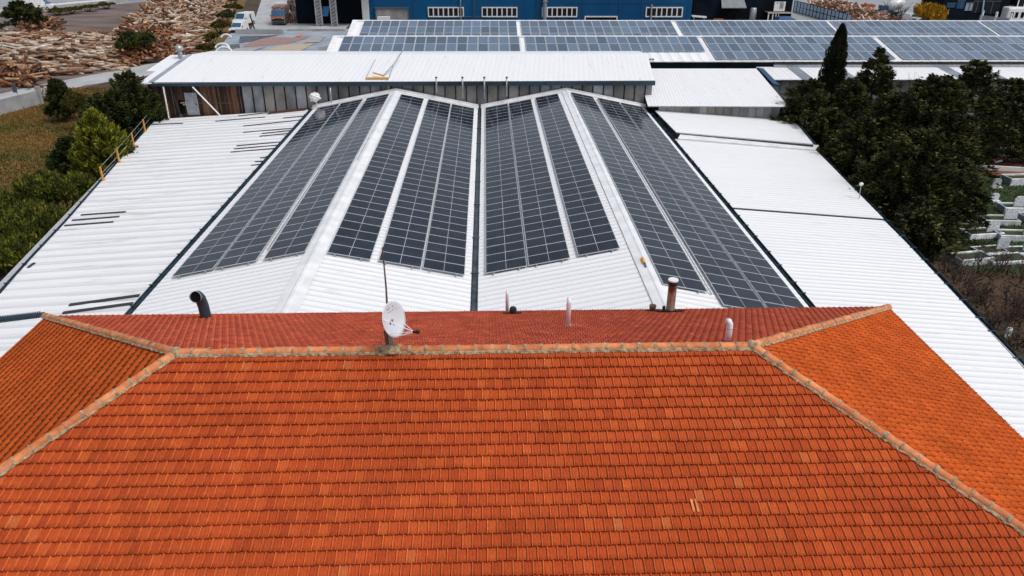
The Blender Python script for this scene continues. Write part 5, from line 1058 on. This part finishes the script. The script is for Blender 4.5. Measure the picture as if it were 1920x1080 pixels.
p = at(720, 47, 0); p[1] = YB2-1.2; mb = MB(); A = atY(708, 31, p[1]); B = atY(731, 31, p[1]); mb.box(((A[0]+B[0])/2, p[1], A[2]/2), (B[0]-A[0], 1.2, A[2])); mb.box(((A[0]+B[0])/2, p[1]-.62, A[2]*.6), (B[0]-A[0]-.5, .04, .3), m=1); tag(mb.build('white_cabinet', [M['paint'], M['conc']], org=((A[0]+B[0])/2, p[1], 0)), 'white box cabinet standing before the roller door', 'cabinet')

# dark recess with furniture right of the blue wall
dk = thing('dark_warehouse', tuple(at(1390, 45, 0)), 'dark navy warehouse front with a grey awning right of the blue building', 'warehouse')
XX0, XX1 = float(atY(1299, 20, 153)[0]), float(atY(1484, 20, 153)[0]); mb = MB(); mb.box(((XX0+XX1)/2, 158, 5), (XX1-XX0, 10, 10)); mb.build('wall', M['navy'], dk)
A, B = atY(1354, 2, 151.5), atY(1399, 14, 151.5); mb = MB(); mb.slab([(A[0], 151.2, B[2]), (B[0], 151.2, B[2]), (B[0]-.2, 152.9, A[2]+.3), (A[0]+.2, 152.9, A[2]+.3)], .12); mb.build('awning', M['carg2'], dk)
mb = MB(); mb.box(((A[0]+B[0])/2, 152.96, B[2]/2), (B[0]-A[0]-.4, .1, B[2])); mb.build('opening', M['dark'], dk)
for k, (px, py, w, h_, m_, lab) in enumerate(((1333, 41, 1.3, 1.4, 'orangeb', 'orange crate at the back left of the crate stack'), (1346, 40, 1.4, 1.7, 'tanb', 'tan block pile right of the orange crate'), (1346, 42.5, 1.6, .8, 'orangeb', 'orange crate in front of the tan block pile'), (1322, 41, .8, 1.2, 'tanb', 'small tan block beside the white basin'))):
    p = at(px, py, 0); mb = MB(); q = h_/3
    for j in range(3): mb.box(p+(0, 0, q*(j+.5)), (w*(1 if j < 2 else 1.1), 1.0, q*.86))
    tag(mb.build('crate', M[m_], org=tuple(p)), lab, 'crate')
p = at(1310, 42, 0); t = thing('basin', tuple(p), 'long white basin against the dark warehouse', 'basin'); mb = MB(); mb.slab([p+(-1.5, -.5, 1.3), p+(1.3, -.5, 1.1), p+(1.1, .8, 1.3), p+(-1.8, .8, 1.5)], .25); mb.build('bowl', M['paint'], t); mb = MB(); [mb.box(p+(dx, 0, .5), (.15, .8, 1.0)) for dx in (-1.1, .9)]; mb.build('leg', M['steel'], t)
p = at(1409, 42, 0); A = atY(1409, 14, p[1]); mb = MB(); mb.tube([p, p*(1, 1, 0)+(0, 0, A[2]*.93), p*(1, 1, 0)+(0, 0, A[2])], [.68, .68, .5], 14); tag(mb.build('steel_tank', M['steel'], org=tuple(p), smooth=True), 'upright cylindrical steel tank in front of the dark warehouse', 'tank')
p = at(1388, 38, 0); mb = MB(); V = [p+(math.cos(a)*.95, math.sin(a)*.5, z_) for z_ in (.7, 1.0) for a in np.linspace(0, 6.28, 13)[:-1]]; mb.add(V, [tuple(range(12))[::-1], tuple(range(12, 24))]+[(i, (i+1) % 12, 12+(i+1) % 12, 12+i) for i in range(12)]); mb.tube([p, p+(0, 0, .7)], .2, 8); tag(mb.build('white_table', M['paint'], org=tuple(p)), 'small oval white table left of the steel tank', 'table')
# kiosk
p = at(1462, 44, 0); t = thing('kiosk', tuple(p), 'small black kiosk with a flat brown roof and white stripes', 'kiosk'); A = atY(1441, 17, p[1]); B = atY(1485, 24, p[1]); zk = float(B[2])
mb = MB(); mb.box(((A[0]+B[0])/2, p[1]+1.5, zk/2), (B[0]-A[0]-.2, 3, zk)); mb.build('wall', M['dark'], t)
mb = MB(); mb.slab([(A[0], p[1]-.1, zk+.1), (B[0], p[1]-.1, zk+.05), (B[0]-.6, p[1]+3.6, zk+.1), (A[0]-.4, p[1]+3.6, zk+.15)], .1); mb.build('roof', M['brownroof'], t)
mb = MB(); mb.box(((A[0]+B[0])/2, p[1]-.12, zk-.02), (B[0]-A[0]+.1, .08, .14)); [mb.box((A[0]+f, p[1]-.04, zk*.5), (.2, .06, zk*.8)) for f in (.15, 1.0, 1.6)]; mb.box((A[0]+2.1, p[1]-.05, zk*.45), (.12, .06, zk*.9)); mb.build('stripe', M['paint'], t)
A, B = atY(1453, 3, 151.8), atY(1471, 21, 151.8); t2 = thing('wall_poster', ((A[0]+B[0])/2, 151.8, B[2]), 'white poster with grey print behind the kiosk', 'poster'); mb = MB(); mb.box(((A[0]+B[0])/2, 151.85, (A[2]+B[2])/2), (B[0]-A[0], .08, A[2]-B[2])); mb.build('sheet', M['paint'], t2)
mb = MB(); zz_ = (A[2]+B[2])/2; xx_ = (A[0]+B[0])/2; [mb.box((xx_+dx, 151.8, zz_+dz), (w_, .03, h_)) for dx, dz, w_, h_ in ((.35, .1, .7, 1.0), (-.5, .65, .3, .18), (-.1, .7, .2, .12), (.35, .75, .6, .16))]; mb.build('print', M['conc'], t2)
# glazed fence, diagonal
t = thing('glazed_fence', tuple(at(1490, 24, 0)), 'diagonal fence of pale blue glazed panels with dark frames at the top right', 'fence'); A, B = at(1487, 22, 0), at(1592, 52, 0); n = 16; zf = 2.3; mb = MB(); mf = MB(); az_ = math.atan2(B[1]-A[1], B[0]-A[0]); Lf = np.linalg.norm(B-A)/n
for i in range(n):
    c = lerp(A, B, (i+.5)/n)
    for z_ in (.62, 1.75): mb.box(c+(0, 0, z_), (Lf*.74, .05, .92), rz=az_)
    mf.box(lerp(A, B, i/n)+(0, 0, zf/2), (.14, .12, zf), rz=az_)
for z_ in (.1, 1.18, 2.28): mf.box((A+B)/2+(0, 0, z_), (Lf*n, .09, .1), rz=az_)
mb.build('glazing', M['bluesteel'], t); mf.build('frame', M['navy'], t)
# debris heap behind the fence
DQ = g3((1500, 12), (1600, 50), (1720, 50), (1560, 2)); VV, FF, base = [], [], 0; MI = []
for i in range(900):
    u, v = rng.uniform(0, 1), rng.uniform(0, 1); p = inquad(DQ, u, v); env = min(1, 3*min(u, 1-u)+.2)*min(1, 3*min(v, 1-v)+.2); z = 1.6*env*rng.uniform(.6, 1); d = (rng.uniform(.3, 2.2), rng.uniform(.1, .5), rng.uniform(.05, .3)); q_ = MB(); q_.box((p[0], p[1], z+.1), d, rz=rng.uniform(0, 3.1), tilt=Matrix.Rotation(rng.normal(0, .4), 3, 'Y'))
    VV += q_.v; FF += [tuple(k+base for k in f) for f in q_.f]; base += 8; MI += [0]*6
me = bpy.data.meshes.new('debris'); me.from_pydata(VV, [], FF); me.update(); o = link('debris', me, [M['debris']]); o['kind'] = 'stuff'; tag(o, 'heap of broken timber and rubble behind the glazed fence', 'debris')
mb = MB(); C_ = [inquad(DQ, u, v) for u, v in ((.0, .0), (1, .0), (1, 1), (0, 1))]; I_ = [inquad(DQ, u, v)+(0, 0, 1.0) for u, v in ((.2, .25), (.8, .25), (.8, .75), (.2, .75))]; mb.add(C_+I_, [(4, 5, 6, 7), (0, 1, 5, 4), (1, 2, 6, 5), (2, 3, 7, 6), (3, 0, 4, 7)]); o = mb.build('rubble_mound', M['clay']); o['kind'] = 'structure'
# orange skip and other yard things
for (px, py, dx, m_, lab) in ((1622, 22, 3.2, 'caro', 'orange skip container in the yard behind the debris heap'), (1600, 26, 2.0, 'carg', 'dark skip container left of the orange one')):
    p = at(px, py, 0); t = thing('skip', tuple(p), lab, 'skip'); mb = MB(); V = [(-dx/2+.4, -.8, 0), (dx/2-.4, -.8, 0), (dx/2-.4, .8, 0), (-dx/2+.4, .8, 0), (-dx/2, -1, 1.5), (dx/2, -1, 1.5), (dx/2, 1, 1.5), (-dx/2, 1, 1.5)]; V = [tuple(p+np.array(v)) for v in V]
    mb.add(V, [(3, 2, 1, 0), (0, 1, 5, 4), (1, 2, 6, 5), (2, 3, 7, 6), (3, 0, 4, 7)]); mb.build('tub', M[m_], t); mb = MB(); mb.box(p+(0, 0, 1.2), (dx-.5, 1.5, .3)); mb.build('load', M['debris'], t)
p = at(1676, 30, 0); t = thing('mixer_truck', tuple(p), 'white and blue mixer truck at the top edge above the debris heap', 'truck'); mb = MB(); mb.tube([p+(-2.0, 0, 1.6), p+(-.9, 0, 1.9), p+(.6, 0, 2.4), p+(1.6, 0, 2.7)], [.6, 1.15, 1.1, .45], 14); mb.build('drum', M['carw'], t, smooth=True)
mb = MB(); mb.box(p+(-.2, 0, .75), (4.6, 1.6, .35)); mb.box(p+(-2.6, 0, 1.3), (1.2, 1.9, 1.7)); mb.build('cab', M['carb'], t, bevel=.08)
for sx_ in (-2.3, .3, 1.5):
    mb = MB(); mb.tube([p+(sx_, -.95, .45), p+(sx_, .95, .45)], .45, 12); mb.build('wheel', M['tyre'], t)
x, y, h = top(1745, 8, 146); bush(x, y, h, 3.2, 'bright golden yellow shrub in the yard at the top right', m='gold', n=6000, leaf=(.55, .14), candles=True, lobes=14)
x, y, h = top(1688, 2, 150); bare(x, y, h+1, 1.6, 'bare dark tree at the top edge left of the white car', n=6, name='bare_tree', r0=.13, cat='tree')
# dark house with grey fence, white building at the right edge
Yd = 152.; t = thing('dark_house', tuple(at(1830, 40, 0)), 'dark blue glazed house behind a pale grey fence at the top right', 'house'); A, B = atY(1768, 10, Yd), atY(1892, 10, Yd)
mb = MB(); mb.box(((A[0]+B[0])/2, Yd+4, 4.5), (B[0]-A[0], 8, 9)); mb.build('wall', M['navy'], t)
for (x0, x1, y0, y1, m_) in ((1796, 1806, 1, 16, 'glassb'), (1812, 1822, 5, 20, 'bluesheet'), (1826, 1836, 2, 24, 'glass'), (1848, 1870, 2, 26, 'glass'), (1776, 1790, 6, 14, 'glassb')):
    a, b = atY(x0, y0, Yd), atY(x1, y1, Yd); mb = MB(); mb.box(((a[0]+b[0])/2, Yd-.04, (a[2]+b[2])/2), (b[0]-a[0], .06, a[2]-b[2])); w_ = mb.build('window', M[m_], t); mb = MB(); mb.box(((a[0]+b[0])/2, Yd-.1, (a[2]+b[2])/2), (.12, .06, a[2]-b[2])); mb.box(((a[0]+b[0])/2, Yd-.08, a[2]), (b[0]-a[0]+.1, .1, .12)); mb.build('frame', M['carg'], w_)
a, b = atY(1845, 0, Yd-.3), atY(1841, 30, Yd-.3); mb = MB(); mb.tube([a, b], .16, 6); mb.build('downpipe', M['bluesteel'], t)
t = thing('grey_fence', tuple(at(1765, 40, 0)), 'pale grey panel fence with white posts before the dark house', 'fence'); A, B = at(1764, 36, 0), at(1890, 50, 0); az_ = math.atan2(B[1]-A[1], B[0]-A[0]); mb = MB(); mp_ = MB(); n = 5; L_ = np.linalg.norm(B-A)/n
for i in range(n): mb.box(lerp(A, B, (i+.5)/n)+(0, 0, .8), (L_-.3, .12, 1.4), rz=az_)
for i in range(n+1): mp_.box(lerp(A, B, i/n)+(0, 0, 1.2), (.32, .3, 2.4), rz=az_)
mb.build('fence_panel', M['conc'], t); mp_.build('post', M['paint'], t)
Yw = 150.; t = thing('white_building', tuple(at(1905, 44, 0)), 'white building with small dark windows at the right end of the top edge', 'building'); A = atY(1893, 14, Yw); mb = MB(); mb.box((A[0]+8, Yw+3, float(A[2])/2), (16, 6, float(A[2]))); mb.build('wall', M['paint'], t, bevel=.3)
for x0 in (1897, 1906, 1917, 1930): a = atY(x0, 28, Yw); mb = MB(); mb.box((a[0], Yw-.04, a[2]), (.55, .08, 1.0)); mb.build('window', M['dark'], t)
mb = MB(); mb.box((A[0]+9, Yw+4, float(A[2])+3), (13, 5, 6)); mb.build('upper_floor', M['glass'], t)
mb = MB(); [mb.box((A[0]+2.4+k*1.3, Yw+1.45, float(A[2])+3), (.18, .1, 6)) for k in range(9)]; mb.build('mullion', M['paint'], t)
